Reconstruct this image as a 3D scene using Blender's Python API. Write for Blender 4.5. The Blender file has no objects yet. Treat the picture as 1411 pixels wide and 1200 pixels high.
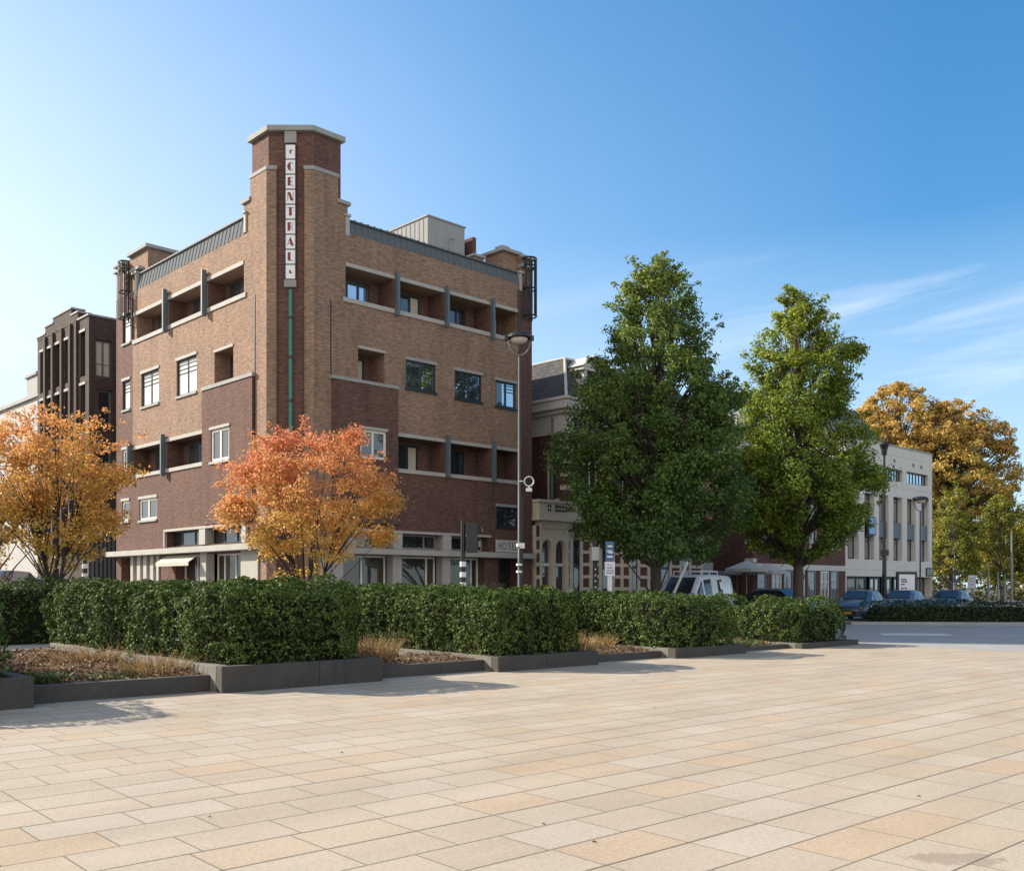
import bpy, bmesh, math, random
import numpy as np
from mathutils import Vector, Matrix

SC = bpy.context.scene
COL = SC.collection
rad = math.radians
random.seed(7)

# ------------------------------------------------------------------ frames
TH = math.atan2(.695, .719)              # direction of the street front
O = (-7.909, 33.951)                     # street frame origin: the hotel's corner
PTH = math.atan2(.663, .749)             # direction of the planter edge
PO = (-4.49, 15.14)                      # plaza frame origin: a planter's front corner


def st(x, y):
    c, s = math.cos(TH), math.sin(TH)
    return (O[0] + c * x - s * y, O[1] + s * x + c * y)


def pz(s_, w_):
    c, s = math.cos(PTH), math.sin(PTH)
    return (PO[0] + c * s_ - s * w_, PO[1] + s * s_ + c * w_)


# ------------------------------------------------------------------ nodes / materials
def newmat(name):
    m = bpy.data.materials.new(name)
    m.use_nodes = True
    nt = m.node_tree
    b = nt.nodes['Principled BSDF']
    return m, nt, b


def nd(nt, typ, props=None, **ins):
    n = nt.nodes.new(typ)
    for k, v in (props or {}).items():
        setattr(n, k, v)
    for k, v in ins.items():
        key = int(k[1:]) if k[0] == 'i' and k[1:].isdigit() else k.replace('_', ' ')
        sk = n.inputs[key]
        if hasattr(v, 'is_output') or isinstance(v, bpy.types.NodeSocket):
            nt.links.new(v, sk)
        else:
            sk.default_value = v
    return n


def mth(nt, op, a, b=0.0, c=0.0, clamp=False):
    n = nd(nt, 'ShaderNodeMath', {'operation': op, 'use_clamp': clamp})
    for i, v in enumerate((a, b, c)):
        if isinstance(v, bpy.types.NodeSocket):
            nt.links.new(v, n.inputs[i])
        else:
            n.inputs[i].default_value = v
    return n.outputs[0]


def mixc(nt, f, a, b, blend='MIX'):
    n = nd(nt, 'ShaderNodeMix', {'data_type': 'RGBA', 'blend_type': blend})
    for i, v in ((0, f), (6, a), (7, b)):
        if isinstance(v, bpy.types.NodeSocket):
            nt.links.new(v, n.inputs[i])
        else:
            n.inputs[i].default_value = v if i == 0 else (*v, 1) if len(v) == 3 else v
    return n.outputs[2]


def ramp(nt, f, stops):
    n = nt.nodes.new('ShaderNodeValToRGB')
    e = n.color_ramp.elements
    while len(e) < len(stops):
        e.new(.5)
    for k, (p, c) in zip(e, stops):
        k.position = p
        k.color = (*c, 1) if len(c) == 3 else c
    nt.links.new(f, n.inputs[0])
    return n.outputs[0]


def noise(nt, vec, scale, detail=4, rough=.55, out=0):
    n = nd(nt, 'ShaderNodeTexNoise', None, Scale=scale, Detail=detail, Roughness=rough)
    if vec is not None:
        nt.links.new(vec, n.inputs['Vector'])
    return n.outputs[out]


def objco(nt):
    return nt.nodes.new('ShaderNodeTexCoord').outputs['Object']


def scaled(nt, v, s):
    n = nd(nt, 'ShaderNodeMapping')
    nt.links.new(v, n.inputs['Vector'])
    n.inputs['Scale'].default_value = s
    return n.outputs[0]


def bump(nt, b, h, strength=.3, dist=.02):
    n = nd(nt, 'ShaderNodeBump', None, Strength=strength, Distance=dist)
    nt.links.new(h, n.inputs['Height'])
    nt.links.new(n.outputs[0], b.inputs['Normal'])


def sc3(c, k):
    return tuple(min(1, v * k) for v in c)


def pmat(name, col, rough=.6, var=.2, scale=3.0, bmp=.0, metal=0.0, stretch=(1, 1, 1), spec=.5):
    """plain material with mottling and an optional fine bump"""
    m, nt, b = newmat(name)
    co = scaled(nt, objco(nt), stretch)
    n1 = noise(nt, co, scale, 6, .65)
    n2 = noise(nt, co, scale * 9, 3)
    f = mth(nt, 'MULTIPLY_ADD', n2, .35, mth(nt, 'MULTIPLY', n1, .65))
    c = ramp(nt, f, [(.3, sc3(col, 1 - var)), (.7, sc3(col, 1 + var))])
    nt.links.new(c, b.inputs['Base Color'])
    b.inputs['Roughness'].default_value = rough
    b.inputs['Metallic'].default_value = metal
    b.inputs['Specular IOR Level'].default_value = spec
    if bmp:
        bump(nt, b, f, bmp, .03)
    return m


def brickmat(name, c1, c2, mortar, bw=.22, rh=.066, ms=.009, var=.3):
    m, nt, b = newmat(name)
    tc = nt.nodes.new('ShaderNodeTexCoord')
    sx = nd(nt, 'ShaderNodeSeparateXYZ', None, Vector=tc.outputs['Object'])
    sn = nd(nt, 'ShaderNodeSeparateXYZ', None, Vector=tc.outputs['Normal'])
    u = mth(nt, 'SUBTRACT', mth(nt, 'MULTIPLY', sn.outputs[0], sx.outputs[1]),
            mth(nt, 'MULTIPLY', sn.outputs[1], sx.outputs[0]))
    cv = nd(nt, 'ShaderNodeCombineXYZ', None, X=u, Y=sx.outputs[2], Z=0.0).outputs[0]
    br = nd(nt, 'ShaderNodeTexBrick', {'offset': .5}, Vector=cv, Scale=1.0,
            Color1=(*c1, 1), Color2=(*c2, 1), Mortar=(*mortar, 1))
    br.inputs['Mortar Size'].default_value = ms
    br.inputs['Mortar Smooth'].default_value = .3
    br.inputs['Brick Width'].default_value = bw
    br.inputs['Row Height'].default_value = rh
    # single bricks fired darker or paler
    st_ = noise(nt, scaled(nt, cv, (4.3, 15, 1)), 1.0, 2, .5)
    big = noise(nt, cv, .55, 5, .65)
    k = ramp(nt, st_, [(.28, (1 - var,) * 3), (.5, (1, 1, 1)), (.72, (1 + var,) * 3)])
    c = mixc(nt, 1.0, br.outputs['Color'], k, 'MULTIPLY')
    k2 = ramp(nt, big, [(.3, (.85, .85, .87)), (.7, (1.12, 1.1, 1.06))])
    c = mixc(nt, 1.0, c, k2, 'MULTIPLY')
    # rain streaks running down the wall
    sk = noise(nt, scaled(nt, cv, (2.2, .16, 1)), 1.0, 5, .7)
    c = mixc(nt, 1.0, c, ramp(nt, sk, [(.32, (.80, .80, .81)), (.5, (1, 1, 1)), (.75, (1.06, 1.05, 1.04))]), 'MULTIPLY')
    nt.links.new(c, b.inputs['Base Color'])
    b.inputs['Roughness'].default_value = .85
    b.inputs['Specular IOR Level'].default_value = .25
    bump(nt, b, mth(nt, 'SUBTRACT', mth(nt, 'MULTIPLY', st_, .6), br.outputs['Fac']), .5, .012)
    return m


def glassmat(name, refl, tint=(.02, .025, .03), wavy=.05, rcol=(1, 1, 1)):
    m, nt, b = newmat(name)
    b.inputs['Base Color'].default_value = (*tint, 1)
    b.inputs['Roughness'].default_value = .3
    b.inputs['Specular IOR Level'].default_value = .1
    g = nd(nt, 'ShaderNodeBsdfGlossy', None, Color=(*rcol, 1), Roughness=.02)
    nz = noise(nt, objco(nt), 1.3, 1)
    bn = nd(nt, 'ShaderNodeBump', None, Strength=wavy, Distance=.05, Height=nz)
    nt.links.new(bn.outputs[0], g.inputs['Normal'])
    lw = nd(nt, 'ShaderNodeLayerWeight', None, Blend=.5).outputs['Facing']
    f = mth(nt, 'MULTIPLY_ADD', mth(nt, 'POWER', lw, 4.0), .8, refl + .035, clamp=True)
    mx = nd(nt, 'ShaderNodeMixShader', None, i0=f, i1=b.outputs[0], i2=g.outputs[0])
    nt.links.new(mx.outputs[0], nt.nodes['Material Output'].inputs['Surface'])
    return m


def leafmat(name, stops, rough=.5, trans=.3, zlo=None, zhi=None, nscale=.6, spec=.3, zmix=.75, pil=.35):
    """leaf colour: a patchy run through `stops`, or with height where the crown turns from the top down"""
    m, nt, b = newmat(name)
    co = objco(nt)
    n1 = noise(nt, co, nscale, 3, .6)
    f = ramp(nt, n1, [(.3, (0, 0, 0)), (.72, (1, 1, 1))])
    if zlo is not None:
        z = nd(nt, 'ShaderNodeSeparateXYZ', None, Vector=co).outputs[2]
        fz = mth(nt, 'DIVIDE', mth(nt, 'SUBTRACT', z, zlo), zhi - zlo, clamp=True)
        f = mth(nt, 'ADD', mth(nt, 'MULTIPLY', fz, zmix), mth(nt, 'MULTIPLY', f, 1 - zmix))
    isl = nd(nt, 'ShaderNodeNewGeometry').outputs['Random Per Island']
    f = mth(nt, 'ADD', mth(nt, 'MULTIPLY', f, 1 - pil), mth(nt, 'MULTIPLY', isl, pil), clamp=True)
    c = ramp(nt, f, stops)
    h = nd(nt, 'ShaderNodeHueSaturation', None, Color=c, Hue=.5, Saturation=1.0)
    nt.links.new(mth(nt, 'MULTIPLY_ADD', isl, .5, .75), h.inputs['Value'])
    nt.links.new(h.outputs[0], b.inputs['Base Color'])
    b.inputs['Roughness'].default_value = rough
    b.inputs['Specular IOR Level'].default_value = spec
    t = nd(nt, 'ShaderNodeBsdfTranslucent', None, Color=h.outputs[0])
    mx = nd(nt, 'ShaderNodeMixShader', None, i0=trans, i1=b.outputs[0], i2=t.outputs[0])
    nt.links.new(mx.outputs[0], nt.nodes['Material Output'].inputs['Surface'])
    return m


# ------------------------------------------------------------------ mesh building
class MB:
    def __init__(self):
        self.v, self.f, self.m = [], [], []

    def quad(self, a, b, c, d, m=0):
        n = len(self.v)
        self.v += [a, b, c, d]
        self.f.append((n, n + 1, n + 2, n + 3))
        self.m.append(m)

    def poly(self, pts, m=0):
        n = len(self.v)
        self.v += list(pts)
        self.f.append(tuple(range(n, n + len(pts))))
        self.m.append(m)

    def box(self, x0, x1, y0, y1, z0, z1, m=0):
        if x0 > x1: x0, x1 = x1, x0
        if y0 > y1: y0, y1 = y1, y0
        n = len(self.v)
        self.v += [(x0, y0, z0), (x1, y0, z0), (x1, y1, z0), (x0, y1, z0),
                   (x0, y0, z1), (x1, y0, z1), (x1, y1, z1), (x0, y1, z1)]
        for q in ((3, 2, 1, 0), (4, 5, 6, 7), (0, 1, 5, 4), (1, 2, 6, 5), (2, 3, 7, 6), (3, 0, 4, 7)):
            self.f.append(tuple(n + i for i in q))
            self.m.append(m)

    def prism(self, poly, z0, z1, m=0, top=None):
        """poly counter-clockwise seen from above; `top` an optional other outline for the upper end"""
        n, k = len(self.v), len(poly)
        top = top or poly
        self.v += [(x, y, z0) for x, y in poly] + [(x, y, z1) for x, y in top]
        self.f.append(tuple(n + i for i in reversed(range(k))))
        self.f.append(tuple(n + k + i for i in range(k)))
        for i in range(k):
            j = (i + 1) % k
            self.f.append((n + i, n + j, n + k + j, n + k + i))
        self.m += [m] * (k + 2)

    def tube(self, pts, rs, n=8, m=0, cap=True):
        rings = []
        prev = None
        for i, p in enumerate(pts):
            p = Vector(p)
            d = (Vector(pts[min(i + 1, len(pts) - 1)]) - Vector(pts[max(i - 1, 0)])).normalized()
            a = prev if prev is not None else (Vector((1, 0, 0)) if abs(d.x) < .8 else Vector((0, 1, 0)))
            a = (a - d * a.dot(d)).normalized()
            prev = a
            b = d.cross(a)
            r = rs[i] if hasattr(rs, '__len__') else rs
            rings.append(len(self.v))
            for k in range(n):
                t = 2 * math.pi * k / n
                self.v.append(tuple(p + a * (math.cos(t) * r) + b * (math.sin(t) * r)))
        for i in range(len(rings) - 1):
            for k in range(n):
                k2 = (k + 1) % n
                self.f.append((rings[i] + k, rings[i] + k2, rings[i + 1] + k2, rings[i + 1] + k))
                self.m.append(m)
        if cap:
            self.f.append(tuple(rings[0] + k for k in reversed(range(n))))
            self.f.append(tuple(rings[-1] + k for k in range(n)))
            self.m += [m, m]

    def cyl(self, x, y, z0, z1, r, n=12, m=0, r2=None):
        self.tube([(x, y, z0), (x, y, z1)], [r, r if r2 is None else r2], n, m)

    def lathe(self, prof, n=16, m=0, at=(0, 0, 0)):
        rings = []
        for r, z in prof:
            rings.append(len(self.v))
            for k in range(n):
                t = 2 * math.pi * k / n
                self.v.append((at[0] + r * math.cos(t), at[1] + r * math.sin(t), at[2] + z))
        for i in range(len(rings) - 1):
            for k in range(n):
                k2 = (k + 1) % n
                self.f.append((rings[i] + k, rings[i] + k2, rings[i + 1] + k2, rings[i + 1] + k))
                self.m.append(m)

    def torus(self, c, R_, r, axis='z', n=20, k=6, m=0):
        pts = []
        for i in range(n + 1):
            t = 2 * math.pi * i / n
            a, b = R_ * math.cos(t), R_ * math.sin(t)
            pts.append({'z': (c[0] + a, c[1] + b, c[2]), 'y': (c[0] + a, c[1], c[2] + b),
                        'x': (c[0], c[1] + a, c[2] + b)}[axis])
        self.tube(pts, r, k, m, cap=False)


def link(o, parent=None):
    COL.objects.link(o)
    if parent is not None:
        o.parent = parent
    return o


def root(name, label, cat, loc=(0, 0, 0), rotz=0.0, group=None, off=(0, 0)):
    o = bpy.data.objects.new(name, None)
    o.empty_display_size = .3
    o.location = loc
    o.rotation_euler = (0, 0, rotz)
    tag(o, label, cat, group)
    o['ox'], o['oy'] = float(off[0]), float(off[1])
    return link(o)


def sroot(name, label, cat, x, y, group=None):
    """a thing standing in the street frame; its parts are given in street coordinates"""
    wx, wy = st(x, y)
    return root(name, label, cat, (wx, wy, 0), TH, group, (x, y))


def tag(o, label, cat, group=None):
    o['label'], o['category'] = label, cat
    if group:
        o['group'] = group
    return o


def struct(o):
    o['kind'] = 'structure'
    return o


def top_of(o):
    while o.parent is not None:
        o = o.parent
    return o


def build(name, mb, mats, parent=None, smooth=False, bevel=0.0, loc=None, rotz=0.0):
    me = bpy.data.meshes.new(name)
    vs = mb.v
    if parent is not None:
        t = top_of(parent)
        ox, oy = t.get('ox', 0.0), t.get('oy', 0.0)
        if ox or oy:
            vs = [(a - ox, b - oy, c) for a, b, c in vs]
    me.from_pydata([tuple(v) for v in vs], [], mb.f)
    if not isinstance(mats, (list, tuple)):
        mats = [mats]
    for m in mats:
        me.materials.append(m)
    me.polygons.foreach_set('material_index', mb.m)
    if smooth:
        me.polygons.foreach_set('use_smooth', [True] * len(me.polygons))
    me.validate()
    o = bpy.data.objects.new(name, me)
    if loc is not None:
        o.location = loc
    o.rotation_euler = (0, 0, rotz)
    if bevel:
        b = o.modifiers.new('bevel', 'BEVEL')
        b.width, b.segments, b.limit_method, b.angle_limit = bevel, 2, 'ANGLE', rad(40)
    return link(o, parent)


def build_each(name, mb, mats, parent=None, **kw):
    """every separate piece in `mb` becomes a part of its own"""
    par = list(range(len(mb.v)))
    def find(i):
        while par[i] != i:
            par[i] = par[par[i]]
            i = par[i]
        return i
    for f in mb.f:
        for i in f[1:]: par[find(i)] = find(f[0])
    groups = {}
    for f, m in zip(mb.f, mb.m): groups.setdefault(find(f[0]), []).append((f, m))
    for fs in groups.values():
        nb, mp = MB(), {}
        for f, m in fs:
            t = []
            for i in f:
                if i not in mp:
                    mp[i] = len(nb.v)
                    nb.v.append(mb.v[i])
                t.append(mp[i])
            nb.f.append(tuple(t))
            nb.m.append(m)
        build(name, nb, mats, parent, **kw)


def copy_tree(o, parent=None):
    c = o.copy()
    COL.objects.link(c)
    c.parent = parent
    for ch in list(o.children):
        copy_tree(ch, c)
    return c


class Face:
    """a facade: u along it, w outwards, z up, all in street coordinates"""

    def __init__(self, P, D, n):
        self.P, self.D, self.n = P, D, n
        # outward normal n = D x z when D x z points out
        self.flip = (D[1] * n[0] - D[0] * n[1]) < 0

    def p(self, u, w, z):
        return (self.P[0] + self.D[0] * u + self.n[0] * w, self.P[1] + self.D[1] * u + self.n[1] * w, z)

    def quad(self, mb, u0, u1, z0, z1, w=0.0, m=0):
        q = [self.p(u0, w, z0), self.p(u1, w, z0), self.p(u1, w, z1), self.p(u0, w, z1)]
        mb.quad(*(q[::-1] if self.flip else q), m)

    def box(self, mb, u0, u1, w0, w1, z0, z1, m=0):
        if u0 > u1: u0, u1 = u1, u0
        if w0 > w1: w0, w1 = w1, w0
        if z0 > z1: z0, z1 = z1, z0
        c = [self.p(u0, w0, z0), self.p(u1, w0, z0), self.p(u1, w1, z0), self.p(u0, w1, z0),
             self.p(u0, w0, z1), self.p(u1, w0, z1), self.p(u1, w1, z1), self.p(u0, w1, z1)]
        n = len(mb.v)
        mb.v += c
        for q in ((3, 2, 1, 0), (4, 5, 6, 7), (0, 1, 5, 4), (1, 2, 6, 5), (2, 3, 7, 6), (3, 0, 4, 7)):
            q = tuple(n + i for i in q)
            mb.f.append(q if self.flip else q[::-1])
            mb.m.append(m)

    def wall(self, mb, u0, u1, z0, z1, ops, matf, cu=(), cz=(), w=0.0, rev=None):
        us = sorted({u0, u1, *[o[0] for o in ops], *[o[1] for o in ops], *cu})
        zs = sorted({z0, z1, *[o[2] for o in ops], *[o[3] for o in ops], *cz})
        us = [u for u in us if u0 - 1e-6 <= u <= u1 + 1e-6]
        zs = [z for z in zs if z0 - 1e-6 <= z <= z1 + 1e-6]
        for a, b in zip(us, us[1:]):
            for c, d in zip(zs, zs[1:]):
                mu, mz = (a + b) / 2, (c + d) / 2
                if any(o[0] < mu < o[1] and o[2] < mz < o[3] for o in ops):
                    continue
                self.quad(mb, a, b, c, d, w, matf(mu, mz))
        for a, b, c, d, dep in ops:
            m = rev if rev is not None else matf(a - .01, (c + d) / 2)
            P = self.p
            for q in ([P(a, w, c), P(a, w - dep, c), P(a, w - dep, d), P(a, w, d)],
                      [P(b, w, d), P(b, w - dep, d), P(b, w - dep, c), P(b, w, c)],
                      [P(a, w, d), P(a, w - dep, d), P(b, w - dep, d), P(b, w, d)],
                      [P(b, w, c), P(b, w - dep, c), P(a, w - dep, c), P(a, w, c)]):
                mb.quad(*q, m)


def window(par, F, u0, u1, z0, z1, w, fm, gm, mull=(), rails=(), fw=.07, name='window', lintel=None, sill=None,
           fd=.06, pm=None, blind=None):
    """window frame with pane; mull: positions (0..1) of uprights, rails: (z fraction)"""
    mb = MB()
    F.box(mb, u0, u0 + fw, w, w + fd, z0, z1)
    F.box(mb, u1 - fw, u1, w, w + fd, z0, z1)
    F.box(mb, u0 + fw, u1 - fw, w, w + fd, z0, z0 + fw)
    F.box(mb, u0 + fw, u1 - fw, w, w + fd, z1 - fw, z1)
    for t in mull:
        c = u0 + (u1 - u0) * t
        F.box(mb, c - fw * .5, c + fw * .5, w, w + fd * .93, z0 + fw, z1 - fw)
    for t in rails:
        c = z0 + (z1 - z0) * t
        F.box(mb, u0 + fw, u1 - fw, w + .005, w + fd * .8, c - .018, c + .018)
    fr = build(name, mb, fm, par)
    mb = MB()
    F.quad(mb, u0 + fw * .4, u1 - fw * .4, z0 + fw * .4, z1 - fw * .4, w + fd * .35)
    build('pane', mb, gm, fr)
    if blind:
        mb = MB()
        a, b, m_ = blind
        F.box(mb, u0 + (u1 - u0) * a, u0 + (u1 - u0) * b, w + fd * .4, w + fd * .5, z0 + fw, z1 - fw)
        build('blind', mb, m_, fr)
    if lintel:
        mb = MB()
        F.box(mb, u0 - .06, u1 + .06, -.05, .04, z1 + .003, z1 + .12)
        build('lintel', mb, lintel, fr)
    if sill:
        mb = MB()
        F.box(mb, u0 - .05, u1 + .05, w + .01, .06, z0 - .09, z0 - .003)
        build('sill', mb, sill, fr)
    return fr


# ------------------------------------------------------------------ leaves
def leaf_cloud(name, pts, nrm, size, mat, parent=None, aspect=.62, jit=.35, bias=1.0, fold=.18, seed=0, loc=None):
    g = np.random.default_rng(seed)
    N = len(pts)
    n = nrm * bias + g.normal(size=(N, 3)) * .75
    n /= np.linalg.norm(n, axis=1, keepdims=True) + 1e-9
    t = np.cross(n, g.normal(size=(N, 3)))
    t /= np.linalg.norm(t, axis=1, keepdims=True) + 1e-9
    b = np.cross(n, t)
    L = (size * (1 + g.uniform(-jit, jit, N)))[:, None]
    W = L * aspect
    v = np.empty((N, 4, 3), np.float32)
    v[:, 0] = pts - t * L * .5
    v[:, 1] = pts + b * W * .5 + n * L * fold
    v[:, 2] = pts + t * L * .5
    v[:, 3] = pts - b * W * .5 + n * L * fold
    me = bpy.data.meshes.new(name)
    me.vertices.add(N * 4)
    me.vertices.foreach_set('co', v.reshape(-1))
    me.loops.add(N * 4)
    me.loops.foreach_set('vertex_index', np.arange(N * 4, dtype=np.int32))
    me.polygons.add(N)
    me.polygons.foreach_set('loop_start', np.arange(0, N * 4, 4, dtype=np.int32))
    me.polygons.foreach_set('loop_total', np.full(N, 4, np.int32))
    me.materials.append(mat)
    me.update(calc_edges=True)
    o = bpy.data.objects.new(name, me)
    if loc is not None:
        o.location = loc
    return link(o, parent)


def lerp_prof(prof, z):
    zs, rs = zip(*prof)
    return np.interp(z, zs, rs)


def tree(name, label, xy, prof, nclump, nleaf, lsize, leaf, bark, tr=.2, seed=0, group=None, crad=(.5, .9), flat=.75,
         stems=None, limb=.45, squash=1.0, loose=.05, nofill=.45, rot=0.0, cat='tree', lean=(0, 0), sprig=0, extra=()):
    """prof: crown outline as (height, radius); stems: list of (dx,dy) leans for a multi-stemmed tree"""
    g = np.random.default_rng(seed)
    r = root(name, label, cat, (xy[0], xy[1], 0), 0, group)
    z0, z1 = prof[0][0], prof[-1][0]
    # clump centres by rejection in the outline
    rmax = max(p[1] for p in prof)
    cs = []
    ph = g.uniform(0, 6.28, 4)
    while len(cs) < nclump:
        z = g.uniform(z0, z1)
        rr = lerp_prof(prof, z)
        if g.uniform() > (rr / rmax) * .85 + .15 * (z > z0):
            continue
        a = g.uniform(0, 2 * math.pi)
        wob = 1 + .17 * math.sin(3 * a + ph[0] + z * .7) + .1 * math.sin(5 * a + ph[1] - z * 1.3) \
            + .1 * math.sin(1.9 * z + ph[2] + a)
        q = math.sqrt(g.uniform(nofill ** 2, 1)) * rr * wob
        cs.append((q * math.cos(a) + lean[0] * z, q * math.sin(a) * squash + lean[1] * z, z))
    # twigs that stick out past the crown, drawn as strings of small clumps
    tips = []
    for k in range(sprig):
        z = z0 + (z1 - z0) * g.uniform(.04, 1.0) ** .8
        a = g.uniform(0, 2 * math.pi)
        rr = lerp_prof(prof, z)
        L_ = g.uniform(.35, 1.25) * (.55 + .45 * rr / rmax)
        for q in (.0, .45, .85):
            tips.append(((rr * .9 + L_ * q) * math.cos(a) + lean[0] * z, ((rr * .9 + L_ * q) * math.sin(a)) * squash + lean[1] * z, z + L_ * q * .55))
    ex = [(x, y, z) for (x, y, z, r_, n_) in extra for _ in range(n_)]
    exr = np.array([r_ for (x, y, z, r_, n_) in extra for _ in range(n_)]).reshape(-1, 1)
    if ex: cs += [tuple(v) for v in np.array(ex) + g.normal(size=(len(ex), 3)) * exr * np.array([.6, .6, .35])]
    nmain = len(cs)
    cs = np.array(cs + tips)
    nclump = len(cs)
    rel = np.clip(np.array([lerp_prof(prof, c[2]) for c in cs]) / rmax, .35, 1)
    cr = g.uniform(crad[0], crad[1], nclump) * (.55 + .45 * rel)
    cr[nmain:] = g.uniform(.16, .34, nclump - nmain) * (np.mean(crad) / .62)
    # leaves
    cnt = np.maximum(8, (nleaf * (cr / np.mean(crad)) ** 2 * g.uniform(.6, 1.3, nclump)).astype(int))
    idx = np.repeat(np.arange(nclump), cnt)
    N = len(idx)
    d = g.normal(size=(N, 3))
    d /= np.linalg.norm(d, axis=1, keepdims=True)
    rr = g.uniform(0, 1, N) ** .45
    stray = g.uniform(size=N) < loose
    rr = np.where(stray, rr * 1.45, rr)
    offv = d * (rr * cr[idx])[:, None] * np.array([1, 1, flat])
    pts = cs[idx] + offv
    # fine lumpiness
    pts += .12 * cr[idx][:, None] * np.sin(pts[:, [1, 2, 0]] * 5.3 + 1.7)
    out = cs[idx] * np.array([1, 1, 0])
    out /= np.linalg.norm(out, axis=1, keepdims=True) + .3
    nrm = d * .7 + out * .5 + np.array([0, 0, .55])
    keep = pts[:, 2] > .25
    leaf_cloud('crown', pts[keep], nrm[keep], lsize, leaf, r, seed=seed + 1)
    # wood
    mb = MB()
    top = z1 - .12 * (z1 - z0)
    rnd = random.Random(seed)
    axes = []
    if stems:
        for k, (dx, dy) in enumerate(stems):
            pts_ = []
            n = 9
            bx, by = .12 * math.cos(k * 2.1), .12 * math.sin(k * 2.1)
            hh = top * rnd.uniform(.8, 1)
            for i in range(n):
                t = i / (n - 1)
                pts_.append((bx + dx * t ** 1.3 + rnd.uniform(-.05, .05) * (t > 0), by + dy * t ** 1.3 + rnd.uniform(-.05, .05) * (t > 0), hh * t - .05))
            rs = [tr * (1 - .85 * i / (n - 1)) for i in range(n)]
            mb.tube(pts_, rs, 8)
            axes.append((pts_, rs))
    else:
        n = 12
        pts_ = [(rnd.uniform(-.06, .06) * (i > 1) * i / 4 + lean[0] * top * i / (n - 1),
                 rnd.uniform(-.06, .06) * (i > 1) * i / 4 + lean[1] * top * i / (n - 1), top * i / (n - 1) - .05) for i in range(n)]
        rs = [tr * (1.25 if i == 0 else 1) * (1 - .88 * i / (n - 1)) for i in range(n)]
        mb.tube(pts_, rs, 10)
        axes.append((pts_, rs))
    for ci, c in enumerate(cs):
        if rnd.random() > (limb if ci < nmain else .5):
            continue
        P = max(.32 if stems else 0, min(1, (c[2] * .8 - .25 * math.hypot(c[0], c[1])) / top))
        pts_, rs = min(axes, key=lambda A: math.hypot(A[0][int(P * (len(A[0]) - 1))][0] - c[0], A[0][int(P * (len(A[0]) - 1))][1] - c[1]))
        k = max(1, int(P * (len(pts_) - 1)))
        a = Vector(pts_[k])
        b = Vector(c)
        mid = a.lerp(b, .5) + Vector((rnd.uniform(-.1, .1), rnd.uniform(-.1, .1), rnd.uniform(-.05, .2))) * (b - a).length * .5
        r0 = min(rs[k] * .45, .01 + .011 * (b - a).length)
        mb.tube([a, mid, b], [r0, r0 * .65, r0 * .25], 5, cap=False)
    build('trunk', mb, bark, r, smooth=True)
    return r


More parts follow.
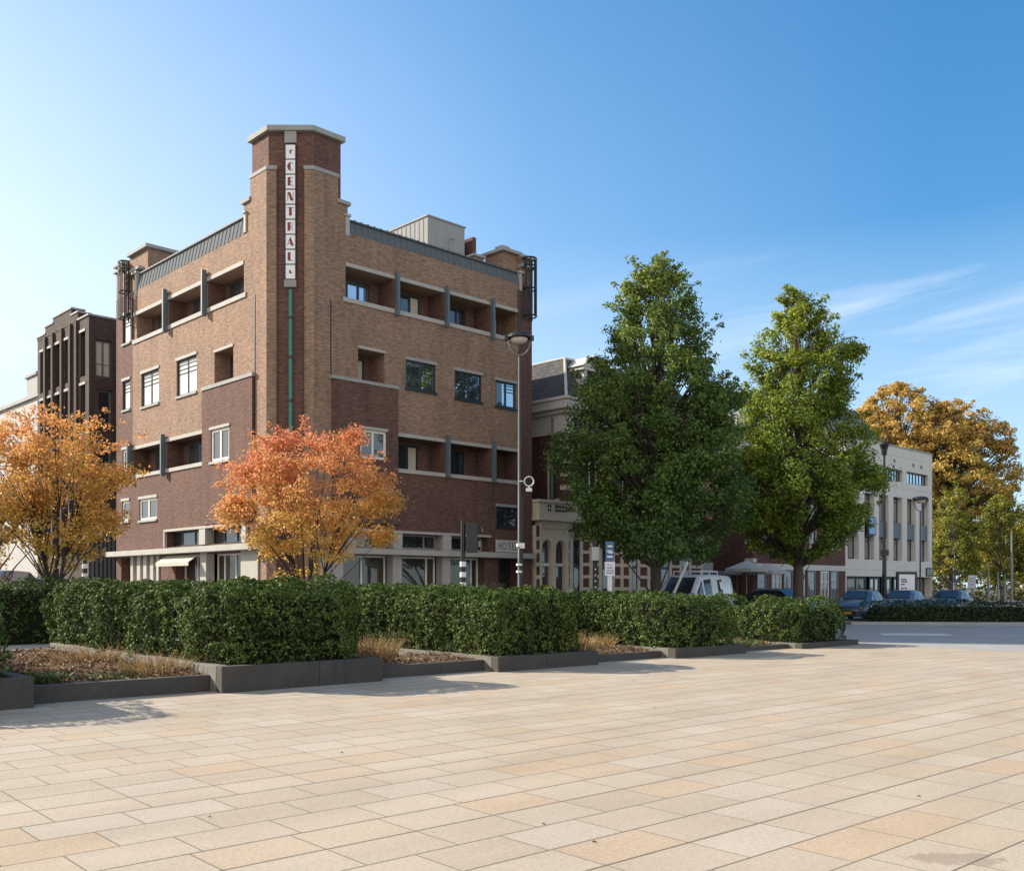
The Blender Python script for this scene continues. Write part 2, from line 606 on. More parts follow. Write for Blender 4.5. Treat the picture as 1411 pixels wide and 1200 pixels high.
def hedge(name, label, loc, rotz, sx, sy, z0, z1, dens, lsize, leaf, core, seed, group=None, rnd=.4, skip=()):
    """clipped hedge: leaves through the outer skin of a rounded, lumpy block, solid dark core inside to block light. local box 0..sx, 0..sy"""
    g = np.random.default_rng(seed)
    r = root(name, label, 'hedge', (loc[0], loc[1], 0), rotz, group)
    fs = [('l', sy, z1 - z0), ('r', sy, z1 - z0), ('f', sx, z1 - z0), ('b', sx, z1 - z0), ('t', sx, sy)]
    P, Nn = [], []
    H = z1 - z0
    for k, a, b in fs:
        if k in skip:
            continue
        n = int(a * b * dens * (.8 if k == 't' else 1))
        u, v = g.uniform(0, 1, n), g.uniform(0, 1, n)
        dep = g.exponential(.05, n) - .02
        if k in 'lr':
            x = np.where(k == 'l', 0, sx) * np.ones(n)
            p = np.stack([x, u * sy, z0 + v * H], 1)
            nn = np.array([-1 if k == 'l' else 1, 0, .0])
        elif k in 'fb':
            y = (0 if k == 'f' else sy) * np.ones(n)
            p = np.stack([u * sx, y, z0 + v * H], 1)
            nn = np.array([0, -1 if k == 'f' else 1, .0])
        else:
            p = np.stack([u * sx, v * sy, z1 * np.ones(n)], 1)
            nn = np.array([0, 0, 1.])
        nn = np.repeat(nn[None], n, 0)
        p = p - nn * dep[:, None]
        P.append(p)
        Nn.append(nn)
    p, nn = np.concatenate(P), np.concatenate(Nn)
    # round the edges: pull points into a rounded box
    c = np.array([sx / 2, sy / 2, (z0 - rnd + z1) / 2])
    hb = np.array([sx / 2, sy / 2, (z1 - z0 + rnd) / 2]) - rnd
    q = p - c
    qc = np.clip(q, -hb, hb)
    dd = q - qc
    ln = np.linalg.norm(dd, axis=1, keepdims=True)
    far = ln > rnd
    p = np.where(far, c + qc + dd / np.maximum(ln, 1e-6) * (rnd - g.exponential(.04, (len(p), 1))), p)
    nn = np.where(ln > .05, dd / np.maximum(ln, 1e-6), nn)
    # lumps where shoots have grown out unevenly
    lump = np.zeros(len(p))
    for k in range(7):
        w = g.normal(size=3) * (1.6 if k < 3 else 4.5)
        lump += (.06 if k < 3 else .035) * np.sin(p @ w + g.uniform(0, 6.28))
    p = p + nn * lump[:, None]
    # shoots stand in tufts with dark hollows between them
    hol = np.zeros(len(p))
    for k in range(9):
        w = g.normal(size=3)
        w = w / np.linalg.norm(w) * g.uniform(18, 42)
        hol += np.sin(p @ w + g.uniform(0, 6.28))
    tuft_ = hol / 2.1
    p = p + nn * (np.clip(tuft_, -1.2, 1.2) * .028)[:, None]
    kp = g.uniform(size=len(p)) < np.clip(.62 + .42 * tuft_, .12, 1)
    p, nn = p[kp], nn[kp]
    # thin spots near the foot
    low = np.clip((p[:, 2] - z0) / .28, 0, 1)
    keep = g.uniform(size=len(p)) < .35 + .65 * low
    p, nn = p[keep], nn[keep]
    # odd shoots above the clipped top
    m = int(sx * sy * 5)
    sh = np.stack([g.uniform(.1, sx - .1, m), g.uniform(.1, sy - .1, m), z1 + g.uniform(.02, .13, m)], 1)
    sh = np.repeat(sh, 5, 0) + g.normal(size=(m * 5, 3)) * .025
    p = np.concatenate([p, sh])
    nn = np.concatenate([nn, np.repeat(np.array([[0, 0, 1.]]), len(sh), 0)])
    leaf_cloud('leaves', p, nn + np.array([0, 0, .35]), lsize, leaf, r, seed=seed + 5, bias=.75)
    mb = MB()
    i = .2
    j = .46
    def oc(e):
        i_, j_ = i + e, j + e
        return [(j_, i_), (sx - j_, i_), (sx - i_, j_), (sx - i_, sy - j_), (sx - j_, sy - i_), (j_, sy - i_), (i_, sy - j_), (i_, j_)]
    mb.prism(oc(0), max(0, z0 - .1), z1 - .42)  # solid dark core blocks light and darkens the gaps between leaves
    mb.prism(oc(0), z1 - .419, z1 - .17, 0, oc(.16))
    build('dark_core', mb, core, r)
    return r

# ------------------------------------------------------------------ palette
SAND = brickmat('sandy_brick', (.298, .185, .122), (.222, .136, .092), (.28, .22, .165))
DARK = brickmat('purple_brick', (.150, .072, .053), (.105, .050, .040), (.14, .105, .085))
DEEP = brickmat('brown_black_brick', (.075, .05, .042), (.05, .034, .03), (.085, .07, .06))
REDB = brickmat('red_brick', (.135, .05, .038), (.095, .036, .03), (.12, .09, .075))
COPE = pmat('weathered_coping', (.30, .30, .28), .85, .16, 1.5, .15)
CONC = pmat('pale_concrete', (.38, .365, .33), .8, .14, 1.5, .15)
CONG = pmat('grey_concrete', (.30, .30, .29), .8, .16, 1.2, .15)
STONE = pmat('cream_stone', (.55, .47, .36), .8, .14, 1.4, .15)
STONEW = pmat('white_render', (.52, .50, .45), .8, .07, 1.0, .1)
LIME = pmat('limestone_cladding', (.58, .545, .48), .8, .1, 1.2, .12)
ZINC = pmat('blue_grey_zinc', (.115, .13, .138), .85, .12, 2.0, 0, 0, (1, 1, .3), .15)
ZINL = pmat('pale_zinc', (.30, .305, .295), .85, .08, 1.5, 0, 0, (1, 1, .2), .15)
FINM = pmat('blue_grey_paint', (.10, .125, .14), .5, .1, 2.0)
BLKF = pmat('charcoal_frame', (.022, .025, .03), .4, .1, 4)
POLEM = pmat('dark_steel_pole', (.085, .09, .095), .6, .15, 3)
BLKM = pmat('black_paint', (.014, .014, .015), .4, .15, 5)
WHTF = pmat('cream_frame', (.70, .66, .58), .5, .05, 4)
WHTP = pmat('white_paint', (.76, .76, .74), .5, .05, 3)
GREYM = pmat('galvanised_steel', (.20, .205, .21), .5, .12, 3, 0, .4)
SLATE = brickmat('slate_roof', (.10, .095, .095), (.07, .07, .075), (.03, .03, .03), .34, .2, .012, .35)
GLD = glassmat('dark_window_glass', .07)
GLB = glassmat('mirror_window_glass', .5, (.03, .04, .05), .02, (.8, .9, 1))
GLS = glassmat('shop_glass', .06, (.05, .045, .038), .05, (.8, .75, .68))
GLW = glassmat('curtained_glass', .06, (.075, .078, .066))
GLO = glassmat('office_glass', .16, (.17, .165, .14))
BLIND = pmat('white_roller_blind', (.80, .79, .77), .8, .03, 2)
CURT = pmat('cream_curtain', (.50, .46, .36), .9, .2, 3, 0, 0, (6, 6, .3))
SIGNW = pmat('white_sign_panel', (.78, .78, .80), .45, .02, 2)
SIGNG = pmat('pale_sign_board', (.47, .46, .43), .6, .05, 2)
REDL = pmat('dark_red_enamel', (.19, .022, .012), .4, .05, 3)
INK = pmat('sign_ink', (.03, .03, .035), .6, .05, 3)
GRNP = pmat('verdigris_pipe', (.03, .19, .14), .5, .2, 3)
AWN = pmat('awning_canvas', (.48, .45, .38), .9, .08, 2)
BLUE = pmat('blue_sign', (.07, .14, .28), .5, .1, 2)
ASPH = pmat('asphalt', (.085, .085, .088), .9, .18, 2.5, .25)
BLUS = pmat('bluestone', (.058, .052, .045), .8, .36, 1.7, .35)
BARK = pmat('bark', (.085, .065, .048), .9, .3, 8, .8, 0, (1, 1, .25))
BARKD = pmat('dark_bark', (.045, .034, .028), .9, .3, 8, .8, 0, (1, 1, .25))
HCORE = pmat('hedge_dark_core', (.018, .02, .010), 1.0, .5, 9, .5, 0, (1, 1, 1), .1)

LF_HEDGE = leafmat('hedge_leaf', [(.0, (.028, .052, .015)), (.45, (.058, .098, .024)), (.75, (.125, .18, .04)), (1, (.25, .30, .075))], .62, .15, nscale=1.6, spec=.16, pil=.6)
LF_HEDGED = leafmat('dark_hedge_leaf', [(.1, (.018, .036, .012)), (.9, (.04, .075, .022))], .45, .15, nscale=1.6, spec=.4)
LF_OAK = leafmat('green_leaf', [(.05, (.058, .11, .030)), (.5, (.11, .185, .038)), (.78, (.23, .27, .042)), (1, (.40, .36, .05))], .5, .4,
                 2.0, 15.5, .35, .3, .55)
LF_OAKY = leafmat('yellow_green_leaf', [(.05, (.085, .15, .026)), (.45, (.18, .26, .034)), (.8, (.35, .37, .042)), (1, (.48, .42, .05))], .5, .42,
                  2.0, 17.5, .4, .3, .3)
LF_MAPLE = leafmat('maple_leaf', [(.0, (.58, .48, .10)), (.3, (.70, .50, .125)), (.52, (.71, .37, .125)), (.72, (.68, .265, .135)), (1, (.63, .21, .15))],
                   .55, .5, 2.2, 6.0, .8, .3, .66, .34)
LF_MAPLEL = leafmat('left_maple_leaf', [(.0, (.52, .45, .09)), (.4, (.67, .45, .11)), (.66, (.67, .32, .105)), (1, (.61, .23, .12))],
                    .55, .5, 2.0, 6.6, .8, .3, .62, .36)
LF_PLANE = leafmat('plane_tree_leaf', [(.0, (.20, .23, .045)), (.3, (.40, .31, .065)), (.7, (.58, .37, .10)), (1, (.53, .28, .085))], .6, .38,
                   6, 24, .2, .3, .45)
LF_YOUNG = leafmat('street_tree_leaf', [(.0, (0.091, 0.130, 0.021)), (.5, (0.208, 0.221, 0.031)), (1, (0.442, 0.312, 0.039))], .55, .3, None, None, .5)
LF_FAR = leafmat('far_leaf', [(.0, (.05, .07, .02)), (.5, (.12, .11, .025)), (1, (.24, .15, .03))], .6, .2, None, None, .12)
LF_STRAW = leafmat('dry_grass', [(.0, (.20, .13, .06)), (.5, (.36, .24, .11)), (1, (.42, .31, .16))], .8, .2, None, None, 3)
LF_LITTER = leafmat('leaf_litter', [(.0, (.05, .03, .018)), (.4, (.15, .09, .045)), (.75, (.30, .19, .09)), (1, (.42, .30, .16))], .8, .1, None, None, 1.2, pil=.8)


def pavingmat():
    m, nt, b = newmat('granite_paving')
    co = objco(nt)
    s = nd(nt, 'ShaderNodeSeparateXYZ', None, Vector=co)
    u, w = s.outputs[0], s.outputs[1]
    rw = .47
    wr = mth(nt, 'DIVIDE', w, rw)
    row = mth(nt, 'FLOOR', wr)
    r3 = mth(nt, 'FLOOR', mth(nt, 'DIVIDE', row, 3.0))
    h1 = nd(nt, 'ShaderNodeTexWhiteNoise', {'noise_dimensions': '1D'}, W=r3).outputs['Value']
    h2 = nd(nt, 'ShaderNodeTexWhiteNoise', {'noise_dimensions': '1D'}, W=mth(nt, 'ADD', row, 71.3)).outputs['Value']
    h3 = nd(nt, 'ShaderNodeTexWhiteNoise', {'noise_dimensions': '1D'}, W=mth(nt, 'ADD', r3, 31.3)).outputs['Value']
    sh = mth(nt, 'MULTIPLY', mth(nt, 'FLOOR', mth(nt, 'MULTIPLY', h2, 2.0)), .5)
    ln = mth(nt, 'MULTIPLY_ADD', mth(nt, 'FLOOR', mth(nt, 'MULTIPLY', h1, 3.0)), .09, .60)
    ur = mth(nt, 'ADD', mth(nt, 'DIVIDE', u, ln), mth(nt, 'ADD', sh, mth(nt, 'MULTIPLY', h3, 3.0)))
    tile = mth(nt, 'FLOOR', ur)
    fu = mth(nt, 'FRACT', ur)
    fw = mth(nt, 'FRACT', wr)
    du = mth(nt, 'MULTIPLY', mth(nt, 'MINIMUM', fu, mth(nt, 'SUBTRACT', 1.0, fu)), ln)
    dw = mth(nt, 'MULTIPLY', mth(nt, 'MINIMUM', fw, mth(nt, 'SUBTRACT', 1.0, fw)), rw)
    hj = mth(nt, 'MULTIPLY_ADD', h2, .008, .0045)
    jw = mth(nt, 'LESS_THAN', dw, hj)
    ju = mth(nt, 'LESS_THAN', du, .0052)
    cv = nd(nt, 'ShaderNodeCombineXYZ', None, X=row, Y=tile, Z=3.0).outputs[0]
    wn = nd(nt, 'ShaderNodeTexWhiteNoise', {'noise_dimensions': '3D'}, Vector=cv)
    c = ramp(nt, wn.outputs['Value'], [(0, (.50, .41, .30)), (.2, (.545, .455, .345)), (.45, (.52, .43, .32)), (.6, (.56, .48, .375)),
                                       (.82, (.53, .435, .32)), (.89, (.545, .43, .305)), (1, (.55, .415, .28))])
    # granite speckle, and cloudy soiling that ignores the joints
    sp = noise(nt, co, 150, 2, .7)
    c = mixc(nt, 1.0, c, ramp(nt, sp, [(.3, (.62, .61, .60)), (.5, (1, 1, 1)), (.7, (1.24, 1.24, 1.23))]), 'MULTIPLY')
    sp2 = noise(nt, co, 30, 4, .75)
    c = mixc(nt, 1.0, c, ramp(nt, sp2, [(.3, (.82, .81, .80)), (.7, (1.12, 1.12, 1.12))]), 'MULTIPLY')
    big = noise(nt, scaled(nt, co, (.35, .9, 1)), 1.1, 5, .6)
    c = mixc(nt, 1.0, c, ramp(nt, big, [(.3, (.69, .70, .70)), (.62, (.84, .855, .875))]), 'MULTIPLY')
    # a muddy smear near the right front corner
    ex = mth(nt, 'MULTIPLY', mth(nt, 'ADD', mth(nt, 'MULTIPLY_ADD', u, .75, .72 * .75), mth(nt, 'MULTIPLY', mth(nt, 'ADD', w, 11.64), -.66)), 3.0)
    ey = mth(nt, 'MULTIPLY', mth(nt, 'ADD', mth(nt, 'MULTIPLY', mth(nt, 'ADD', u, .72), .66), mth(nt, 'MULTIPLY', mth(nt, 'ADD', w, 11.64), .75)), 6.5)
    rr = mth(nt, 'SQRT', mth(nt, 'ADD', mth(nt, 'MULTIPLY', ex, ex), mth(nt, 'MULTIPLY', ey, ey)))
    sm = mth(nt, 'SUBTRACT', mth(nt, 'MULTIPLY', noise(nt, co, 8, 6, .75), 2.6), mth(nt, 'ADD', rr, .35))
    c = mixc(nt, mth(nt, 'MULTIPLY', mth(nt, 'MULTIPLY', sm, 5.0, clamp=True), .38), c, (.15, .10, .07))
    # trodden-in gum and drips
    vo = nd(nt, 'ShaderNodeTexVoronoi', {'feature': 'F1'}, Vector=co, Scale=1.15)
    rs = nd(nt, 'ShaderNodeSeparateXYZ', None, Vector=vo.outputs['Color']).outputs[0]
    gum = mth(nt, 'MULTIPLY', mth(nt, 'LESS_THAN', vo.outputs['Distance'], mth(nt, 'MULTIPLY', rs, .022)), mth(nt, 'GREATER_THAN', rs, .35))
    c = mixc(nt, mth(nt, 'MULTIPLY', gum, .38), c, (.14, .12, .10))
    j = mth(nt, 'MAXIMUM', jw, mth(nt, 'MULTIPLY', ju, .95))
    c = mixc(nt, mth(nt, 'MULTIPLY', j, .88), c, (.10, .085, .065))
    nt.links.new(c, b.inputs['Base Color'])
    b.inputs['Roughness'].default_value = .82
    b.inputs['Specular IOR Level'].default_value = .3
    tilt = nd(nt, 'ShaderNodeTexWhiteNoise', {'noise_dimensions': '3D'}, Vector=cv).outputs['Value']
    hh = mth(nt, 'SUBTRACT', mth(nt, 'ADD', mth(nt, 'MULTIPLY', sp, .5), mth(nt, 'MULTIPLY', mth(nt, 'MULTIPLY', tilt, fw), .5)), j)
    bump(nt, b, hh, .35, .006)
    return m


def soilmat():
    m, nt, b = newmat('bark_mulch')
    co = objco(nt)
    n1 = noise(nt, co, 34, 6, .75)
    n2 = noise(nt, co, 2, 4)
    c = ramp(nt, mth(nt, 'MULTIPLY_ADD', n2, .4, mth(nt, 'MULTIPLY', n1, .6)), [(.32, (.035, .02, .012)), (.5, (.12, .07, .038)), (.66, (.27, .17, .085))])
    nt.links.new(c, b.inputs['Base Color'])
    b.inputs['Roughness'].default_value = .95
    bump(nt, b, n1, .9, .04)
    return m


PAVE = pavingmat()
SOIL = soilmat()

# ------------------------------------------------------------------ camera
cam = bpy.data.cameras.new('camera')
cam.lens, cam.sensor_width, cam.sensor_fit = 36 * 1349 / 1411, 36, 'HORIZONTAL'
cam.shift_y = 208 / 1411
cam.clip_start, cam.clip_end = .1, 3000
co_ = link(bpy.data.objects.new('camera', cam))
co_.location = (0, 0, 1.65)
co_.rotation_euler = (rad(90), 0, 0)
SC.camera = co_

# ------------------------------------------------------------------ light
ELEV = rad(29.5)
AZ = Vector((-.96, .28)).normalized()
SUNV = Vector((AZ.x * math.cos(ELEV), AZ.y * math.cos(ELEV), math.sin(ELEV)))
sl = bpy.data.lights.new('sun', 'SUN')
sl.energy, sl.angle, sl.color = 4.0, rad(.5), (1.0, .90, .76)
so = link(bpy.data.objects.new('sun', sl))
so.rotation_euler = (-SUNV).to_track_quat('-Z', 'Y').to_euler()
so.location = (-40, 15, 40)

wd = bpy.data.worlds.new('World')
SC.world = wd
wd.use_nodes = True
nt = wd.node_tree
bg = nt.nodes['Background']
sky = nd(nt, 'ShaderNodeTexSky', {'sky_type': 'NISHITA', 'sun_disc': False})
sky.sun_elevation, sky.sun_rotation = ELEV, math.atan2(AZ.x, AZ.y)
sky.air_density, sky.dust_density, sky.ozone_density = 1.0, 1.2, 2.0
tcs = nt.nodes.new('ShaderNodeTexCoord').outputs['Generated']
svec = nd(nt, 'ShaderNodeVectorMath', {'operation': 'NORMALIZE'}, i0=nd(nt, 'ShaderNodeVectorMath', {'operation': 'ADD'}, i0=tcs, i1=(0, 0, .07)).outputs[0])
nt.links.new(svec.outputs[0], sky.inputs['Vector'])
# thin cirrus: streaks drawn out along one direction of the sky, low down on the right-hand side
tc = nt.nodes.new('ShaderNodeTexCoord').outputs['Generated']
sp = nd(nt, 'ShaderNodeSeparateXYZ', None, Vector=tc)
zc = mth(nt, 'MAXIMUM', sp.outputs[2], .02)
azm = mth(nt, 'ARCTAN2', sp.outputs[0], sp.outputs[1])
elv = mth(nt, 'ARCSINE', sp.outputs[2])
sl_ = mth(nt, 'SUBTRACT', elv, mth(nt, 'MULTIPLY', azm, .16))
cv = nd(nt, 'ShaderNodeCombineXYZ', None, X=mth(nt, 'MULTIPLY', azm, 2.6), Y=mth(nt, 'MULTIPLY', sl_, 24.0), Z=.9).outputs[0]
wr = nd(nt, 'ShaderNodeTexNoise', None, Scale=1.0, Detail=7.0, Roughness=.55, Distortion=.5, Vector=cv)
cl = ramp(nt, wr.outputs[0], [(.5, (0, 0, 0)), (.82, (1, 1, 1))])
band = ramp(nt, elv, [(.02, (0, 0, 0)), (.12, (1, 1, 1)), (.27, (.8, .8, .8)), (.36, (0, 0, 0))])
side = ramp(nt, mth(nt, 'MULTIPLY_ADD', azm, 1.0, .5), [(.42, (.0, 0, 0)), (.85, (1, 1, 1))])
cm = mth(nt, 'MULTIPLY', mth(nt, 'MULTIPLY', cl, band), mth(nt, 'MULTIPLY', side, .62))
grade = nd(nt, 'ShaderNodeHueSaturation', None, Color=sky.outputs[0], Hue=.4935, Saturation=1.36, Value=1.14)
# bright thin haze on the side of the sun, thickest low down
hz = ramp(nt, mth(nt, 'MULTIPLY_ADD', azm, .5, .75), [(.0, (1, 1, 1)), (.30, (1, 1, 1)), (.52, (.72, .72, .72)), (.76, (.18, .18, .18)), (.95, (0, 0, 0))])
hz = mth(nt, 'MULTIPLY', hz, ramp(nt, elv, [(.0, (1, 1, 1)), (.22, (.95, .95, .95)), (.36, (.62, .62, .62)), (.55, (.25, .25, .25)), (.9, (.1, .1, .1))]))
skyc = mixc(nt, hz, grade.outputs[0], (5.5, 5.75, 6.1))
hz2 = ramp(nt, elv, [(.0, (.85, .85, .85)), (.15, (.55, .55, .55)), (.34, (.0, 0, 0))])
skyc = mixc(nt, hz2, skyc, (3.5, 4.5, 5.3))
skyc = mixc(nt, cm, skyc, (5.6, 5.9, 6.2))
# warm fill light added to the unseen sky behind the viewer, broken like cloud
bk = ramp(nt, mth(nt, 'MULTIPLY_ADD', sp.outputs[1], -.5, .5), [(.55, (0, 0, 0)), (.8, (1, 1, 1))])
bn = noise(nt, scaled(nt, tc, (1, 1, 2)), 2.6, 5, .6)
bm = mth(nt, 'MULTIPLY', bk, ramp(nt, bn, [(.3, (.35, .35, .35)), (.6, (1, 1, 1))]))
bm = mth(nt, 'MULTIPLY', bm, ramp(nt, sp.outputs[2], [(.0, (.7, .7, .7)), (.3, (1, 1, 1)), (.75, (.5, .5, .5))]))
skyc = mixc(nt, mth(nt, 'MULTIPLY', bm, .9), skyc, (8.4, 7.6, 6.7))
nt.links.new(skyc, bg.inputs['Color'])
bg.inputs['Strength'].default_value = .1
SC.view_settings.view_transform = 'Standard'
SC.view_settings.look = 'None'
SC.view_settings.exposure = 1.08
SC.view_settings.gamma = 1.0
SC.cycles.use_denoising = True
SC.cycles.max_bounces = 6
SC.cycles.transparent_max_bounces = 4

# ------------------------------------------------------------------ ground
mb = MB()
mb.quad((-900, -200, 0), (900, -200, 0), (900, 1500, 0), (-900, 1500, 0))
struct(build('ground', mb, ASPH, loc=(0, 0, -.012)))

mb = MB()     # the square, in its own frame
mb.poly([(-60, -60, 0), (19.0, -60, 0), (19.2, -3.0, 0), (19.3, -.15, 0), (19.3, 12, 0), (-60, 12, 0)])
struct(build('plaza_paving', mb, PAVE, loc=(*PO, 0), rotz=PTH))
mb = MB()
mb.box(19.31, 19.5, -60, 12, -.05, .012)
struct(build('edge_kerb', mb, CONG, loc=(*PO, 0), rotz=PTH))
# street: carriageway on the right, with a painted line
mb = MB()
mb.quad((19.51, -60, -.006), (70, -60, -.006), (70, 60, -.006), (19.51, 60, -.006))
ROADM = pmat('worn_asphalt', (.30, .29, .275), .9, .16, 1.6, .2, 0, (.35, 1, 1))
struct(build('road', mb, ROADM, loc=(*PO, 0), rotz=PTH))
LINE = pmat('worn_road_paint', (.62, .61, .58), .7, .25, 6)
mb = MB()
a, b_ = Vector((16.5, 34.1)), Vector((17.9, 33.9))
mb.quad((12.6, 33.2, .002), (15.0, 33.0, .002), (15.05, 34.3, .002), (12.9, 34.5, .002))
mb.quad((15.6, 32.9, .002), (24, 29.5, .002), (24, 29.7, .002), (15.6, 33.15, .002))
struct(build('road_marking', mb, LINE))
# pavement along the street front
mb = MB()
mb.box(-4, 90, -3.0, .6, -.1, .12)
mb.box(-3.0, .6, .6, 45, -.1, .116)
PAV2 = pmat('grey_pavement', (.30, .28, .26), .85, .15, 1.4, .2)
wx, wy = st(0, 0)
struct(build('pavement', mb, PAV2, loc=(wx, wy, 0), rotz=TH))

# ------------------------------------------------------------------ planters, beds, hedges
SIDE = pmat('sunlit_bluestone', (.15, .14, .122), .85, .25, 2.0, .25)  # paler copy of the bluestone; sunlight on the left sides is in the colour
PER, BD = 5.45, 8.6
S0 = {-1: -5.45, 0: 0.0, 1: 5.64, 2: 11.0, 3: 16.25}
BWS = {-1: 2.75, 0: 2.98, 1: 2.8, 2: 2.75, 3: 2.9}
KH = {-1: .42, 0: .41, 1: .29, 2: .23, 3: .14}
HT = {-1: 1.70, 0: 1.64, 1: 1.56, 2: 1.36, 3: 1.22}
PLAB = {-1: 'dark stone planter kerb at the far left, cut by the edge of the picture',
        0: 'tallest dark stone planter kerb, with damp streaks, under the nearest hedge',
        1: 'dark stone planter kerb under the second hedge from the left',
        2: 'low dark stone planter kerb under the short hedge in front of the white van',
        3: 'lowest flat stone planter kerb under the hedge nearest the road'}
HLAB = {0: 'nearest and largest clipped hedge, at the left, above the damp streaked stone kerb',
        1: 'clipped evergreen hedge right of the nearest hedge, below the traffic light',
        2: 'short clipped hedge with sunlit yellowish top in front of the white van',
        3: 'dark clipped hedge with rounded end beside the open road',
        -1: 'clipped hedge barely entering at the left edge, above the leftmost stone kerb'}
for k in range(-1, 4):
    s0, BW = S0[k], BWS[k]
    p = pz(s0, 0)
    h = KH[k]
    t = root('planter_kerb', PLAB[k], 'planter', (*p, 0), PTH, 'stone planter kerbs')
    mb = MB()
    cuts = [0, 1.72, BW] if k % 2 == 0 else [0, 1.3, BW]
    for a, b_ in zip(cuts, cuts[1:]):
        mb.box(a + .003, b_ - .003, 0, .2, -.05, h)
    build('front_slab', mb, BLUS, t, bevel=.008)
    for nm, x0 in (('side_slab', .003), ('side_slab', BW - .203)):
        mb = MB()
        for y in range(4):
            mb.box(x0, x0 + .2, .206 + y * 2.1, .2 + (y + 1) * 2.1, -.05, h)
        build(nm, mb, BLUS if x0 > 1 else SIDE, t, bevel=.008)
    mb = MB()
    mb.box(.204, BW - .206, .204, BD, -.05, h - .07)
    build('soil', mb, SOIL, t)
    if k >= 0:
        ins = .14
        hp = pz(s0 + ins, .16)
        dn = {0: 2900, 1: 2500, 2: 2000, 3: 1600}[k]
        hd = hedge('hedge', HLAB[k], hp, PTH, BW - .42 - .0 if k != 3 else BW - .3, (BD + .9 if k == 0 else BD - .4), h - .04, HT[k], dn, .056, LF_HEDGE, HCORE, 20 + k,
                   'clipped hedges on the square', skip=('b',) if k else ())
    else:
        hp = pz(s0 + .14, .16)
        hedge('hedge', HLAB[k], hp, PTH, BW - .42, BD - .4, h - .04, HT[k], 700, .06, LF_HEDGE, HCORE, 19, 'clipped hedges on the square', skip=('b',))

# damp streaks on the nearest kerb
WETM = pmat('damp_stone', (.035, .032, .03), .5, .3, 8)
t0 = [o for o in bpy.data.objects if o.name.startswith('planter_kerb')][1]
mb = MB()
for x0, x1 in ((1.98, 2.05), (2.2, 2.3)):
    mb.box(x0, x1, -.0025, .1, .02, KH[0] + .002)
build('damp_streak', mb, WETM, t0)

KLAB = {-1: 'long low bluestone kerb of the mulch bed at the lower left',
        0: 'low bluestone bed kerb between the two nearest hedges',
        1: 'small bluestone bed kerb between the second and third hedges',
        2: 'flat bed kerb between the two farthest hedges of the row'}
for k in range(-1, 3):
    s0 = S0[k] + BWS[k]
    wdt = S0[k + 1] - s0
    hk = (KH[k] + KH[k + 1]) / 2 * .62
    t = root('bed_kerb', KLAB[k], 'kerb', (*pz(s0, .42), 0), PTH, 'bed kerbs between the hedges')
    mb = MB()
    mb.box(.004, wdt - .004, 0, .16, -.05, hk)
    build('front_slab', mb, BLUS, t, bevel=.008)
    mb = MB()
    mb.box(.004, wdt - .004, BD - .6, BD - .45, -.05, hk + .03)
    build('rear_slab', mb, CONG, t, bevel=.008)
    # uneven soil of the bed
    nx, ny = 14, 40
    mb = MB()
    for j in range(ny + 1):
        for i in range(nx + 1):
            x, y = .01 + (wdt - .02) * i / nx, .165 + (BD - .78) * j / ny
            z = hk - .05 + .05 * math.sin(x * 3.1 + k) * math.sin(y * 1.7) + .025 * math.sin(x * 9 + y * 7) + .05 * min(1, y)
            mb.v.append((x, y, z))
    for j in range(ny):
        for i in range(nx):
            a = j * (nx + 1) + i
            mb.f.append((a, a + 1, a + nx + 2, a + nx + 1))
            mb.m.append(0)
    sb = build('planting_bed', mb, SOIL, smooth=True, loc=(*pz(s0, .42), 0), rotz=PTH)
    struct(sb)
    g = np.random.default_rng(50 + k)
    n = 5200 if k == -1 else 2600
    lx, ly = g.uniform(.05, wdt - .05, n), .2 + (BD - .9) * g.uniform(0, 1, n) ** 1.2
    lz = hk - .035 + .05 * np.sin(lx * 3.1 + k) * np.sin(ly * 1.7) + .025 * np.sin(lx * 9 + ly * 7) + .05 * np.minimum(1, ly) + g.uniform(0, .04, n)
    lo = leaf_cloud('leaf_litter', np.stack([lx, ly, lz], 1), np.tile([0, 0, 1.2], (n, 1)), .06, LF_LITTER, seed=60 + k, jit=.5, bias=1)
    lo.location, lo.rotation_euler = (*pz(s0, .42), 0), (0, 0, PTH)
    lo['kind'] = 'stuff'
    tag(lo, {-1: 'brown fallen leaves and bark over the large bed at the lower left', 0: 'brown leaf litter in the bed between the two nearest hedges',
             1: 'brown leaf litter in the bed between the second and third hedges', 2: 'thin leaf litter in the bed between the two farthest hedges'}[k], 'leaf litter')


